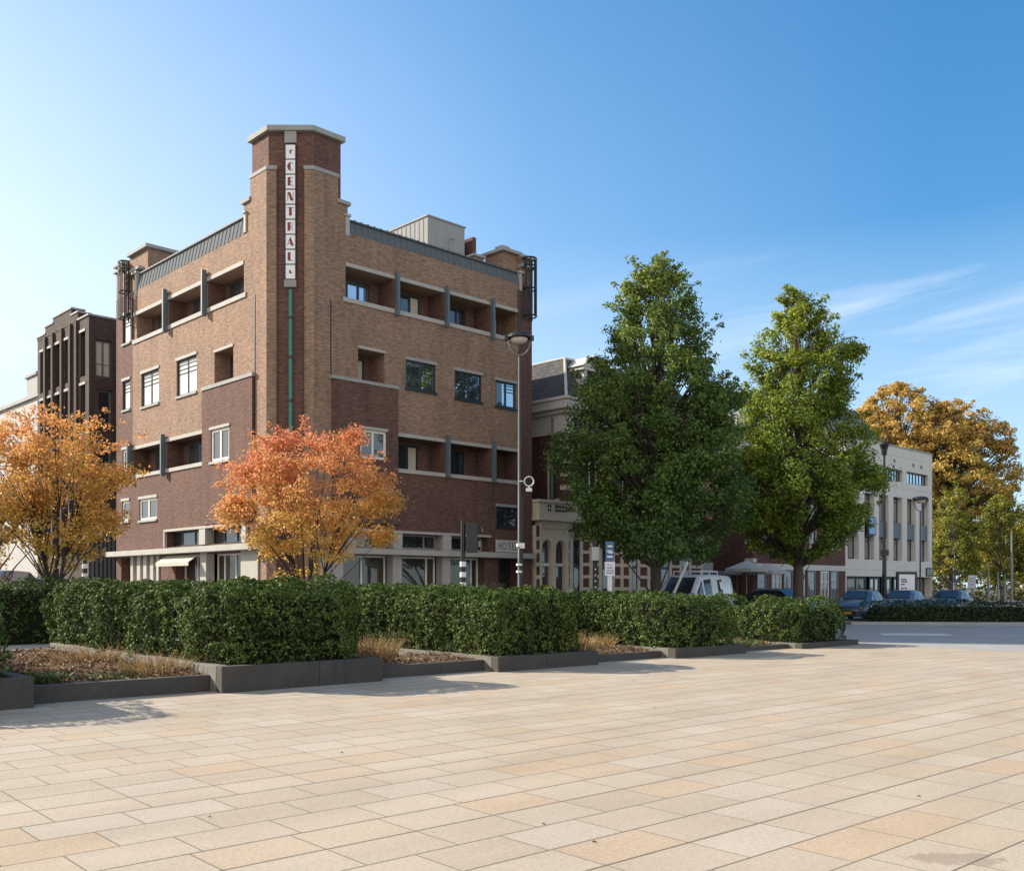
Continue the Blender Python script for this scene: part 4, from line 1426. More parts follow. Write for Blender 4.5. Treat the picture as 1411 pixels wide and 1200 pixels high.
# hotel name board
HS = sroot('hotel_sign', 'pale name board reading HOTEL above the hotel entrance', 'sign', *FR.p(9.45, 0, 0)[:2])
HS.location.z = 3.09
mb = MB()
FR.box(mb, 8.72, 10.22, .1, .18, 3.09, 3.6)
build('board', lowz(mb, 3.09), SIGNG, HS, bevel=.008)
mb = MB()
x = 8.83
lt = .03
for ch in 'HOTEL':
    h, z, wd_ = .29, 3.2, {'H': .17, 'O': .24, 'T': .16, 'E': .12, 'L': .11}[ch]
    W = .184
    if ch == 'H':
        FR.box(mb, x, x + lt, .18, W, z, z + h); FR.box(mb, x + wd_ - lt, x + wd_, .18, W, z, z + h); FR.box(mb, x + lt, x + wd_ - lt, .18, W, z + h * .48, z + h * .48 + lt)
    elif ch == 'O':
        for a, b in zip(arc(x + wd_ / 2, z + h / 2, wd_ / 2, h / 2, 0, 360, 20), arc(x + wd_ / 2, z + h / 2, wd_ / 2, h / 2, 0, 360, 20)[1:]):
            c = (x + wd_ / 2, z + h / 2)
            k = .8
            ai, bi = ((c[0] + (a[0] - c[0]) * k, c[1] + (a[1] - c[1]) * k), (c[0] + (b[0] - c[0]) * k, c[1] + (b[1] - c[1]) * k))
            mb.poly([FR.p(q[0], W, q[1]) for q in (a, b, bi, ai)])
    elif ch == 'T':
        FR.box(mb, x, x + wd_, .18, W, z + h - lt, z + h); FR.box(mb, x + wd_ / 2 - lt / 2, x + wd_ / 2 + lt / 2, .18, W, z, z + h - lt)
    elif ch == 'E':
        FR.box(mb, x, x + lt, .18, W, z, z + h)
        for q in (0, .46, .917): FR.box(mb, x + lt, x + wd_, .18, W, z + h * q, z + h * q + lt)
    else:
        FR.box(mb, x, x + lt, .18, W, z, z + h); FR.box(mb, x + lt, x + wd_, .18, W, z, z + lt)
    x += wd_ + .07
build('lettering', lowz(mb, 3.09), INK, HS)

# ------------------------------------------------------------------ neighbours along the street front
# porch and town house right of the hotel (front on y = 0)
X0 = 1.222
H1 = sroot('town_house', 'dutch town house with slate mansard, white cornice and striped stone ground floor', 'building', X0 + 13.15, 0)
hx0, hx1 = X0 + 13.15, X0 + 23.64
F1 = Face((hx0, .0), (1, 0), (0, -1))
FS = Face((hx0, 0), (0, 1), (-1, 0))
mb = MB()
wops = [(u, u + 1.0, 5.7, 8.1, .18) for u in (1.2, 3.6, 6.0, 8.4)]
F1.wall(mb, 0, 10.49, 0, 9.0, wops, lambda u, z: 0)
FS.wall(mb, 0, 24.0, 0, 9.0, [(.42, 1.25, 5.55, 7.75, .18)], lambda u, z: 0)
mb.quad((hx1, 0, 0), (hx1, 24, 0), (hx1, 24, 9), (hx1, 0, 9))
mb.quad((hx0, 24, 0), (hx1, 24, 0), (hx1, 24, 9), (hx0, 24, 9))
build('wall', mb, [REDB], H1)
for o in wops: window(H1, F1, o[0] + .003, o[1] - .003, o[2], o[3], -.16, WHTF, GLD, (.5,), (.7,), .08, lintel=STONEW, sill=STONEW)
window(H1, FS, .423, 1.247, 5.553, 7.747, -.16, WHTF, GLW, (), (.7,), .08, sill=STONEW)
mb = MB()   # frieze, cornice
e = .06
mb.box(hx0 - e, hx1 + e, -e, 24, 8.55, 9.42)
build('frieze', mb, STONEW, H1)
mb = MB()
mb.box(hx0 - .2, hx1 + .2, -.2, 24, 9.423, 9.6)
mb.box(hx0 - .42, hx1 + .42, -.42, 24, 9.6, 9.98)
mb.box(hx0 - .5, hx1 + .5, -.5, 24, 9.98, 10.12)
build('cornice', mb, STONEW, H1, bevel=.02)
mb = MB()
a, i = .2, 1.15
lo = [(hx0 - a, -a), (hx1 + a, -a), (hx1 + a, 24), (hx0 - a, 24)]
hi = [(hx0 + i, i), (hx1 - i, i), (hx1 - i, 23), (hx0 + i, 23)]
for k in range(4):
    j = (k + 1) % 4
    mb.quad((*lo[k], 10.121), (*lo[j], 10.121), (*hi[j], 12.25), (*hi[k], 12.25))
mb.poly([(*p_, 12.25) for p_ in hi])
build('roof', mb, SLATE, H1)
mb = MB()
mb.tube([(*lo[0], 10.14), (*hi[0], 12.27)], .07, 6)
mb.tube([(*hi[3], 12.27), (*hi[0], 12.27), (*hi[1], 12.27)], .06, 6)
build_each('ridge_lead', mb, STONEW, H1)
# dormer with a small pediment
mb = MB()
dx = hx0 + 1.15
mb.box(dx, dx + .22, -.05, 1.0, 10.13, 11.55); mb.box(dx + 1.1, dx + 1.32, -.05, 1.0, 10.13, 11.55)
mb.box(dx - .12, dx + 1.44, -.12, 1.1, 11.55, 11.72)
mb.poly([(dx - .2, -.14, 11.72), (dx + 1.52, -.14, 11.72), (dx + .66, -.14, 12.3)])
mb.quad((dx - .2, -.14, 11.72), (dx + .66, -.14, 12.3), (dx + .66, 1.6, 12.3), (dx - .2, 1.6, 11.72))
mb.quad((dx + 1.52, -.14, 11.72), (dx + 1.52, 1.6, 11.72), (dx + .66, 1.6, 12.3), (dx + .66, -.14, 12.3))
mb.poly([(dx, -.06, 10.13), (dx - .35, -.06, 10.13), (dx - .12, -.06, 10.5), (dx, -.06, 11.0)])
dm = build('dormer', mb, STONEW, H1)
mb = MB()
mb.box(dx + .22, dx + 1.1, .05, .1, 10.15, 11.54)
build('pane', mb, GLD, dm)
mb = MB()
mb.tube([FS.p(.75, .1, 5.0), FS.p(.75, .1, 9.3)], .06, 8)
build('downpipe_or_seam', mb, GREYM, H1)
mb = MB()      # pale quoin bands up the corner, and string course
for z in (7.75, 7.2, 6.6, 6.0, 8.25):
    mb.box(hx0 - .02, hx0 + .6, -.022, .35, z, z + .22)
    mb.box(hx1 - .5, hx1 + .02, -.022, .35, z, z + .22)
mb.box(hx0 + 2.6, hx1 + .02, -.06, -.001, 4.15, 4.45)
build_each('stone_band', mb, STONE, H1)
# ground floor: striped piers between tall openings (u from the house corner)
OPN = [(.35, .95), (2.35, 3.2), (4.55, 5.1), (6.75, 7.65), (8.6, 9.3)]
edges = [-.0] + [v for o in OPN for v in o] + [10.49]
for k in range(0, len(edges), 2):
    a, b = edges[k], edges[k + 1]
    mb = MB()
    F1.box(mb, a, a + .14, .002, .05, 0, 4.1)
    F1.box(mb, b - .14, b, .002, .05, 0, 4.1)
    if b - a > 1.2: F1.box(mb, (a + b) / 2 - .1, (a + b) / 2 + .1, .002, .05, 0, 4.1)
    z = .35
    while z < 4.1:
        F1.box(mb, a + .14, b - .14, .002, .045, z, z + .15)
        z += .56
    F1.box(mb, a - .1, b + .1, .002, .055, 3.82, 4.12)
    build('striped_pier', mb, STONE, H1)
for k, (a, b) in enumerate(OPN):
    mb = MB()
    F1.box(mb, a + .06, b - .06, -.05, .012, .1, 3.8)
    dr = build('door', mb, BLKF, H1)
    mb = MB()
    for z0_, z1_ in ((.35, 1.3), (1.4, 2.5), (2.65, 3.7)): F1.box(mb, a + .14, b - .14, .013, .02, z0_, z1_)
    build('pane', mb, GLD, dr)
    mb = MB()
    F1.box(mb, a, a + .06, -.02, .06, 0, 3.82); F1.box(mb, b - .06, b, -.02, .06, 0, 3.82); F1.box(mb, a + .06, b - .06, -.02, .06, 3.8, 3.82)
    build('frame', mb, STONE, dr)

# porch with arch and parapet, filling the gap to the hotel
PO_ = sroot('stone_porch', 'cream stone entrance porch with twin arch and carved parapet beside the hotel', 'building', X0 + 11.1, 0)
FP = Face((X0 + 11.05, -.08), (1, 0), (0, -1))
mb = MB()
FP.box(mb, .02, 2.06, -1.6, -.3, 0, 4.5)
build('back_wall', mb, REDB, PO_)
mb = MB()
FP.box(mb, .0, 2.75, -.3, .28, 4.62, 5.3)
FP.box(mb, -.06, 2.85, -.3, .36, 5.3, 5.42)
FP.box(mb, -.06, 2.85, -.3, .36, 4.52, 4.62)
FP.box(mb, .3, 2.3, -.3, .12, 4.2, 4.519)
build('parapet', mb, STONE, PO_, bevel=.012)
mb = MB()     # pierced ornament in two rows
for i, u in enumerate((.55, .67, 1.0, 1.1, 1.2, 1.3, 1.42, 1.52, 1.64)):
    for z in (4.93, 5.1):
        FP.box(mb, u, u + .08, .281, .29, z, z + .11)
        FP.box(mb, u + .02, u + .06, .29, .294, z + .03, z + .08)
build('carving', mb, INK, PO_)
# arches: stone front with two openings
AR = [(.42, 1.08, 3.3), (1.3, 1.96, 3.3)]
mb = MB()
def archfill(F, mb, u0, u1, zs, r_, zt, w0, w1):
    n = 8
    c = (u0 + u1) / 2
    hw = (u1 - u0) / 2
    pts = [(c - hw * math.cos(math.pi * i / n), zs + r_ * math.sin(math.pi * i / n)) for i in range(n + 1)]
    for a, b in zip(pts, pts[1:]):
        for w in (w1,):
            mb.quad(F.p(a[0], w, a[1]), F.p(b[0], w, b[1]), F.p(b[0], w, zt), F.p(a[0], w, zt))
        mb.quad(F.p(a[0], w0, a[1]), F.p(b[0], w0, b[1]), F.p(b[0], w1, b[1]), F.p(a[0], w1, a[1]))
for a, b, zs in AR: archfill(FP, mb, a, b, zs, .42, 4.2, -.3, .06)
for a, b in ((.3, .42), (1.08, 1.3), (1.96, 2.1)): FP.box(mb, a, b, -.28, .06, 0, 4.2)
build('arch', mb, STONE, PO_)
mb = MB()
z = .3
while z < 4.1:
    FP.box(mb, .02, .297, -.25, .05, z, z + .16)
    z += .56
FP.box(mb, .02, .07, -.25, .052, 0, 4.3)
build('striped_pier', mb, STONE, PO_)
mb = MB()
FP.box(mb, .07, .297, -.27, .02, 0, 4.3)
build('brick_pier', mb, REDB, PO_)
for k, (a, b, zs) in enumerate(AR):
    mb = MB()
    FP.box(mb, a + .002, b - .002, -.29, -.2, 0, 3.75)
    d = build('door', mb, BLKF if k else GREYM, PO_)
    mb = MB()
    FP.box(mb, a + .1, b - .1, -.199, -.19, 2.75, 3.6); FP.box(mb, a + .1, b - .1, -.199, -.19, .5, 2.5)
    build('pane', mb, GLD, d)
    mb = MB()
    FP.box(mb, a + .002, b - .002, -.2, -.12, 2.55, 2.68)
    build('transom', mb, WHTF, d)
mb = MB()
mb.box(X0 + 10.98 + .02, hx0 - .02, .3, 1.6, 4.5, 4.6)
build('terrace', mb, CONG, PO_)

# second house, beyond the gap with the cafe
h2a, h2b = X0 + 28.45, X0 + 39.1
H2 = sroot('brick_house', 'red brick house with white stone bands behind the second tall tree', 'building', h2a, 0)
F2 = Face((h2a, 0), (1, 0), (0, -1))
mb = MB()
ops2 = [(u, u + 1.1, 4.0, 6.6, .2) for u in (.9, 3.5, 6.2, 8.8)]
F2.wall(mb, 0, h2b - h2a, 0, 9.2, ops2, lambda u, z: 0)
mb.quad((h2a, 0, 0), (h2a, 12, 0), (h2a, 12, 9.2), (h2a, 0, 9.2))
mb.quad((h2b, 0, 0), (h2b, 12, 0), (h2b, 12, 9.2), (h2b, 0, 9.2))
mb.quad((h2a, 12, 0), (h2b, 12, 0), (h2b, 12, 9.2), (h2a, 12, 9.2))
build('wall', mb, REDB, H2)
for o in ops2: window(H2, F2, o[0] + .003, o[1] - .003, o[2], o[3], -.18, WHTF, GLD, (.5,), (.7,), .08, sill=STONEW)
mb = MB()
mb.prism([(h2a - .3, -.3), (h2b + .3, -.3), (h2b + .3, 12), (h2a - .3, 12)], 9.201, 11.2, 0, [(h2a + 2.5, 3), (h2b - 2.5, 3), (h2b - 2.5, 9), (h2a + 2.5, 9)])
build('roof', mb, SLATE, H2)
mb = MB()
z = 3.0
while z < 9.0:
    mb.box(h2a - .03, h2a + .35, -.03, .5, z, z + .22)
    z += 1.05
mb.box(h2a - .03, h2b, -.05, -.001, 2.62, 2.95)
build_each('stone_band', mb, STONEW, H2)
for k, u in enumerate((.35, 1.95, 3.2, 4.6, 5.9, 7.5, 8.7)):
    window(H2, F2, u, u + .95, .4, 2.58, .002, WHTF if k % 2 else GREYM, GLW if k % 3 else GLD, (.5,) if k % 2 else (), (.7,), .07, 'shop_window')
# cafe in the gap
CF = sroot('cafe_pavilion', 'low glazed cafe pavilion with flat roof in the gap behind the white van', 'building', X0 + 24.2, .8)
FCf = Face((X0 + 23.7, .9), (1, 0), (0, -1))
mb = MB()
FCf.box(mb, -.4, 4.65, -3.5, .3, 2.32, 2.5)
build('roof', mb, GREYM, CF)
mb = MB()
FCf.box(mb, -.2, 2.0, -3, .15, 2.5, 2.95)
build('roof_box', mb, CONG, CF)
for u in (.0, 1.5, 3.1): window(CF, FCf, u, u + 1.48, .1, 2.3, 0, GREYM, GLS, (.5,), (.62,), .06, 'glass_front')
mb = MB()
FCf.box(mb, 0, 4.6, .07, .1, .8, .98)
build('glass_band', mb, WHTF, CF)
PAR = pmat('parasol_cloth', (.45, .43, .40), .9, .06, 3)
def parasol(x, y, h, r_, lab):
    t = sroot('cafe_parasol', lab, 'parasol', x, y, 'cafe parasols')
    mb = MB()
    n = 8
    for i in range(n):
        a, b = 2 * math.pi * i / n, 2 * math.pi * (i + 1) / n
        p0, p1 = (x + r_ * math.cos(a), y + r_ * math.sin(a), h - .45), (x + r_ * math.cos(b), y + r_ * math.sin(b), h - .45)
        mb.poly([(x, y, h), p0, p1])
        mb.quad(p0, p1, (p1[0], p1[1], h - .62), (p0[0], p0[1], h - .62))
    build('canopy', mb, PAR, t)
    mb = MB()
    mb.cyl(x, y, 0, h, .03, 8); mb.cyl(x, y, 0, .08, .3, 12)
    build('pole', mb, GREYM, t)
parasol(X0 + 26.4, -.9, 3.05, 1.15, 'open cream parasol left of the other, in front of the glazed cafe')
parasol(X0 + 28.2, -1.1, 2.95, 1.05, 'open cream parasol nearer the striped brick house corner')

# pale office
o0, o1 = X0 + 39.16, X0 + 52.2
OF = sroot('office_building', 'pale stone office block with tall recessed windows and dark metal roof', 'building', o0, 0)
FO = Face((X0, 0), (1, 0), (0, -1))
BAYS = [(39.45, 40.95), (41.72, 43.1), (43.8, 45.2), (45.92, 47.3), (48.05, 49.45), (50.35, 51.6)]
UPS = [(41.2, 43.9), (44.6, 47.38), (47.98, 51.53)]
mb = MB()
ops = [(a, b, 3.42, 7.78, .42) for a, b in BAYS] + [(a, b, 8.85, 9.66, .3) for a, b in UPS] + \
      [(45.92, 46.3, 10.06, 10.34, .3), (48.9, 49.28, 10.0, 10.28, .3), (50.2, 50.58, 9.98, 10.26, .3), (39.3, 52.1, 0, 2.32, .6)]
FO.wall(mb, 39.16, 52.2, 0, 11.25, ops, lambda u, z: 0)
FOS = Face((o0, 0), (0, 1), (-1, 0))
FOS.wall(mb, 0, 14, 0, 11.25, [], lambda u, z: 0)
mb.quad((o1, 0, 0), (o1, 14, 0), (o1, 14, 11.25), (o1, 0, 11.25))
FO.quad(mb, 39.16, 52.2, 0, 2.4, -.62)  # black sheet added behind the shop windows to stop sun leaking through
mb.quad((o0, 14, 0), (o1, 14, 0), (o1, 14, 11.25), (o0, 14, 11.25))
mb.quad((o0, 0, 11.2), (o1, 0, 11.2), (o1, 14, 11.2), (o0, 14, 11.2))
mb.m[-3] = 1
build('wall', mb, [LIME, BLKM], OF)
mb = MB()
for z in (8.4, 10.55, 2.75): FO.box(mb, 39.17, 52.19, -.005, .003, z, z + .02)
FO.box(mb, 39.1, 52.25, .001, .05, 11.18, 11.28)
build_each('cladding_joint', mb, CONG, OF)
for a, b in BAYS:
    window(OF, FO, a + .003, b - .003, 3.45, 4.93, -.40, BLKF, GLO, (.5,), (.8,), .07)
    window(OF, FO, a + .003, b - .003, 6.03, 7.75, -.40, BLKF, GLO, (.5,), (.82,), .07)
    mb = MB()
    FO.box(mb, a + .01, b - .01, -.395, -.12, 4.95, 6.02)
    build_each('spandrel', mb, FINM, OF)
for a, b in UPS: window(OF, FO, a + .003, b - .003, 8.86, 9.65, -.28, BLKF, GLB, [i / 7 for i in range(1, 7)], (), .07, 'clerestory')
mb = MB()
for u, z in ((45.92, 10.06), (48.9, 10.0), (50.2, 9.98)): FO.quad(mb, u, u + .38, z, z + .28, -.2)
build_each('vent', mb, BLKM, OF)
for k, (a, b) in enumerate(((40.2, 42.9), (43.4, 44.9), (45.2, 46.7), (47.0, 48.2), (48.9, 50.2), (50.7, 52.0))):
    window(OF, FO, a, b, .02, 2.3, -.55, BLKM, GLS if k == 0 else GLO, (.5,), (), .16, 'shop_window')
mb = MB()      # metal mansard with standing seams
lo = [(o0 + .2, 1.2), (o0 + 8.0, 1.2), (o0 + 8.0, 12), (o0 + .2, 12)]
hi = [(o0 + .8, 2.6), (o0 + 6.3, 2.6), (o0 + 6.3, 11), (o0 + .8, 11)]
mb.prism(lo, 11.201, 13.9, 0, hi)
for k in range(4):
    j = (k + 1) % 4
    for i in range(13):
        t = i / 12
        a = (lo[k][0] + (lo[j][0] - lo[k][0]) * t, lo[k][1] + (lo[j][1] - lo[k][1]) * t, 11.21)
        b = (hi[k][0] + (hi[j][0] - hi[k][0]) * t, hi[k][1] + (hi[j][1] - hi[k][1]) * t, 13.91)
        mb.tube([a, b], .07, 4, 1)
build('metal_roof', mb, [pmat('dark_blue_zinc', (.05, .06, .085), .5, .15, 2), pmat('pale_seam', (.26, .28, .31), .5, .1, 3)], OF)
OS = sroot('hanging_sign', 'blue hanging sign on the second window bay of the pale office', 'sign', X0 + 42.3, -.2)
OS.location.z = 5.0
mb = MB()
FO.box(mb, 41.9, 42.95, .0, .2, 5.02, 6.2)
build('box', lowz(mb, 5.0), BLKF, OS)
mb = MB()
FO.box(mb, 42.0, 42.85, .2, .21, 5.1, 5.6); FO.box(mb, 42.0, 42.85, .2, .21, 5.65, 6.12)
build('face', lowz(mb, 5.0), pmat('pale_blue_sign', (.22, .38, .62), .5, .1, 3), OS)
OE = sroot('square_sign', 'small dark square sign with pale letters on the office corner', 'sign', X0 + 51.7, -.02)
OE.location.z = 2.4
mb = MB()
FO.box(mb, 51.1, 52.1, .004, .08, 2.4, 3.0)
build('board', lowz(mb, 2.4), BLKF, OE)
mb = MB()
for q in ((51.25, 51.32, 2.52, 2.88), (51.32, 51.52, 2.52, 2.58), (51.32, 51.48, 2.67, 2.73), (51.32, 51.52, 2.82, 2.88), (51.64, 51.71, 2.52, 2.88), (51.9, 51.97, 2.52, 2.88),
          (51.71, 51.9, 2.82, 2.88), (51.71, 51.9, 2.66, 2.72)):
    FO.box(mb, q[0], q[1], .08, .09, q[2], q[3])
build('lettering', lowz(mb, 2.4), SIGNG, OE)

# dark brick block across the side street, left of the hotel
DB = sroot('dark_brick_block', 'dark brown brick block with tall narrow windows left of the hotel', 'building', 0, 17.6)
FD = Face((0, 17.6), (0, 1), (-1, 0))
FDr = Face((0, 17.6), (1, 0), (0, -1))
mb = MB()
cols = [(.45, 1.1), (2.45, 3.15), (3.85, 4.5), (4.95, 5.6), (6.05, 6.65)]
opd = [(a, b, z0, z1, .35) for a, b in cols for z0, z1 in ((11.75, 13.9), (9.1, 11.35), (6.4, 8.6), (3.7, 5.9))]
FD.wall(mb, 0, 7.05, 0, 14.55, opd, lambda u, z: 0)
opr = [(.3, 1.1, 11.7, 13.5, .25), (.3, 1.1, 9.5, 11.1, .25), (.3, 1.1, 7.0, 8.7, .25)]
FDr.wall(mb, 0, 9, 0, 14.55, opr, lambda u, z: 0)
mb.quad((0, 24.65, 0), (9, 24.65, 0), (9, 24.65, 14.55), (0, 24.65, 14.55))
mb.quad((9, 17.6, 0), (9, 24.65, 0), (9, 24.65, 14.55), (9, 17.6, 14.55))
mb.quad((0, 17.6, 14.5), (9, 17.6, 14.5), (9, 24.65, 14.5), (0, 24.65, 14.5))
for a, b in cols: FD.quad(mb, a - .05, b + .05, 3.5, 14.0, -.34)
build('wall', mb, DEEP, DB)
mb = MB()
for (a, b, zt) in ((1.35, 2.2, 14.95), (2.2, 4.7, 15.3), (4.7, 5.85, 15.05), (5.85, 7.05, 14.7)):
    FD.box(mb, a, b, -.6, .0 + .02, 14.551, zt)
for u in (1.45, 2.25, 3.4, 4.65, 5.75): FD.box(mb, u - .12, u + .12, .002, .12, 3.0, 14.549)
build_each('brick_pilaster', mb, DEEP, DB)
mb = MB()
for (a, b, zt) in ((1.35, 2.2, 14.95), (2.2, 4.7, 15.3), (4.7, 5.85, 15.05), (5.85, 7.05, 14.7)):
    FD.box(mb, a - .05, b + .05, -.65, .06, zt + .002, zt + .09)
FD.box(mb, -.05, 1.35, -.3, .06, 14.553, 14.64)
FDr.box(mb, .3, 9, -.3, .06, 14.553, 14.64)
build_each('coping', mb, CONG, DB)
for o in opd: window(DB, FD, o[0] + .003, o[1] - .003, o[2], o[3], -.3, BLKF, GLD, (.5,), (), .05, lintel=CONC if o[2] > 9 else None)
for k, o in enumerate(opr):
    fr = window(DB, FDr, o[0] + .003, o[1] - .003, o[2], o[3], -.2, FINM, GLD, (.5,) if k == 0 else (), (.35,), .09,
                blind=(.1, .9, CURT) if k == 0 else None)
mb = MB()
for i in range(30): FDr.box(mb, .1 + i * .2, .2 + i * .2, .002, .07, 0, 4.4)
FDr.box(mb, .0, 6.4, .001, .05, 4.4, 4.5)
build('metal_slat', mb, FINM, DB)
# pale building behind it
WB = sroot('white_building', 'pale rendered building with chimney at the far left edge', 'building', 0, 24.7)
FW = Face((0.3, 24.7), (0, 1), (-1, 0))
mb = MB()
FW.wall(mb, 0, 16, 0, 11.8, [(1.2, 2.1, 8.2, 9.8, .2), (4.0, 5.0, 8.2, 9.8, .2), (1.2, 2.1, 4.6, 6.4, .2), (4.0, 5.0, 4.6, 6.4, .2), (2.0, 2.6, .2, 2.3, .2)], lambda u, z: 0)
mb.quad((.3, 24.7, 0), (9, 24.7, 0), (9, 24.7, 11.8), (.3, 24.7, 11.8))
mb.quad((.3, 24.7, 11.79), (9, 24.7, 11.79), (9, 40.7, 11.79), (.3, 40.7, 11.79))
build('wall', mb, pmat('weathered_render', (.40, .385, .355), .85, .14, .8, .1), WB)
for o in ((1.2, 2.1, 8.2, 9.8), (4.0, 5.0, 8.2, 9.8), (1.2, 2.1, 4.6, 6.4), (4.0, 5.0, 4.6, 6.4), (2.0, 2.6, .2, 2.3)):
    window(WB, FW, o[0], o[1], o[2], o[3], -.17, WHTF, GLD, (.5,), (), .07)
mb = MB()
FW.box(mb, 0, 16, -.4, .15, 11.802, 12.0)
build('cornice', mb, CONG, WB)
mb = MB()
FW.box(mb, 1.2, 2.9, -1.0, -.1, 12.002, 13.1); FW.box(mb, 1.1, 3.0, -1.1, .0, 13.1, 13.25)
FW.box(mb, .3, 5.4, -1.8, -1.02, 12.001, 12.35)
build('chimney', mb, CONG, WB)

# ------------------------------------------------------------------ vehicles
def at(px, Y):
    return ((px - 705.5) / 1349 * Y, Y)


def paint(name, col, metal=.3):
    m, nt, b = newmat(name)
    n1 = noise(nt, objco(nt), 2.5, 4)
    nt.links.new(ramp(nt, n1, [(.3, sc3(col, .86)), (.7, sc3(col, 1.1))]), b.inputs['Base Color'])
    b.inputs['Roughness'].default_value = .35
    b.inputs['Metallic'].default_value = metal
    b.inputs['Coat Weight'].default_value = .5
    b.inputs['Coat Roughness'].default_value = .06
    return m


TYRE = pmat('tyre_rubber', (.018, .018, .018), .85, .2, 8)
RIM = pmat('alloy_rim', (.42, .43, .44), .35, .1, 5, 0, .8)
LAMPG = glassmat('headlight_glass', .15, (.55, .56, .58))
CARG = glassmat('car_glass', .0, (.022, .025, .028), .02, (.62, .65, .68))
PLATE = pmat('yellow_plate', (.55, .36, .02), .5, .05, 5)
TAIL = pmat('tail_lamp', (.30, .015, .01), .3, .05, 5)
# stations: x, zb, z shoulder, z top, hw, hw top
HATCH = [(2.12, .34, .5, .56, .60, .50), (2.04, .2, .62, .70, .78, .64), (1.62, .18, .74, .88, .86, .72), (.98, .18, .86, 1.0, .88, .76),
         (.12, .18, .90, 1.42, .885, .60), (-.55, .18, .92, 1.46, .885, .60), (-1.3, .18, .95, 1.41, .88, .58), (-1.88, .2, .98, 1.04, .84, .70), (-2.08, .32, .8, .86, .76, .62)]
VAN = [(2.46, .34, .7, .78, .78, .62), (2.38, .22, .92, 1.02, .9, .74), (1.85, .2, 1.04, 1.16, .95, .82), (1.0, .2, 1.1, 1.9, .955, .76),
       (.1, .2, 1.1, 1.97, .955, .78), (-1.2, .2, 1.1, 1.97, .955, .78), (-2.2, .2, 1.1, 1.94, .95, .77), (-2.44, .26, 1.0, 1.75, .92, .74)]


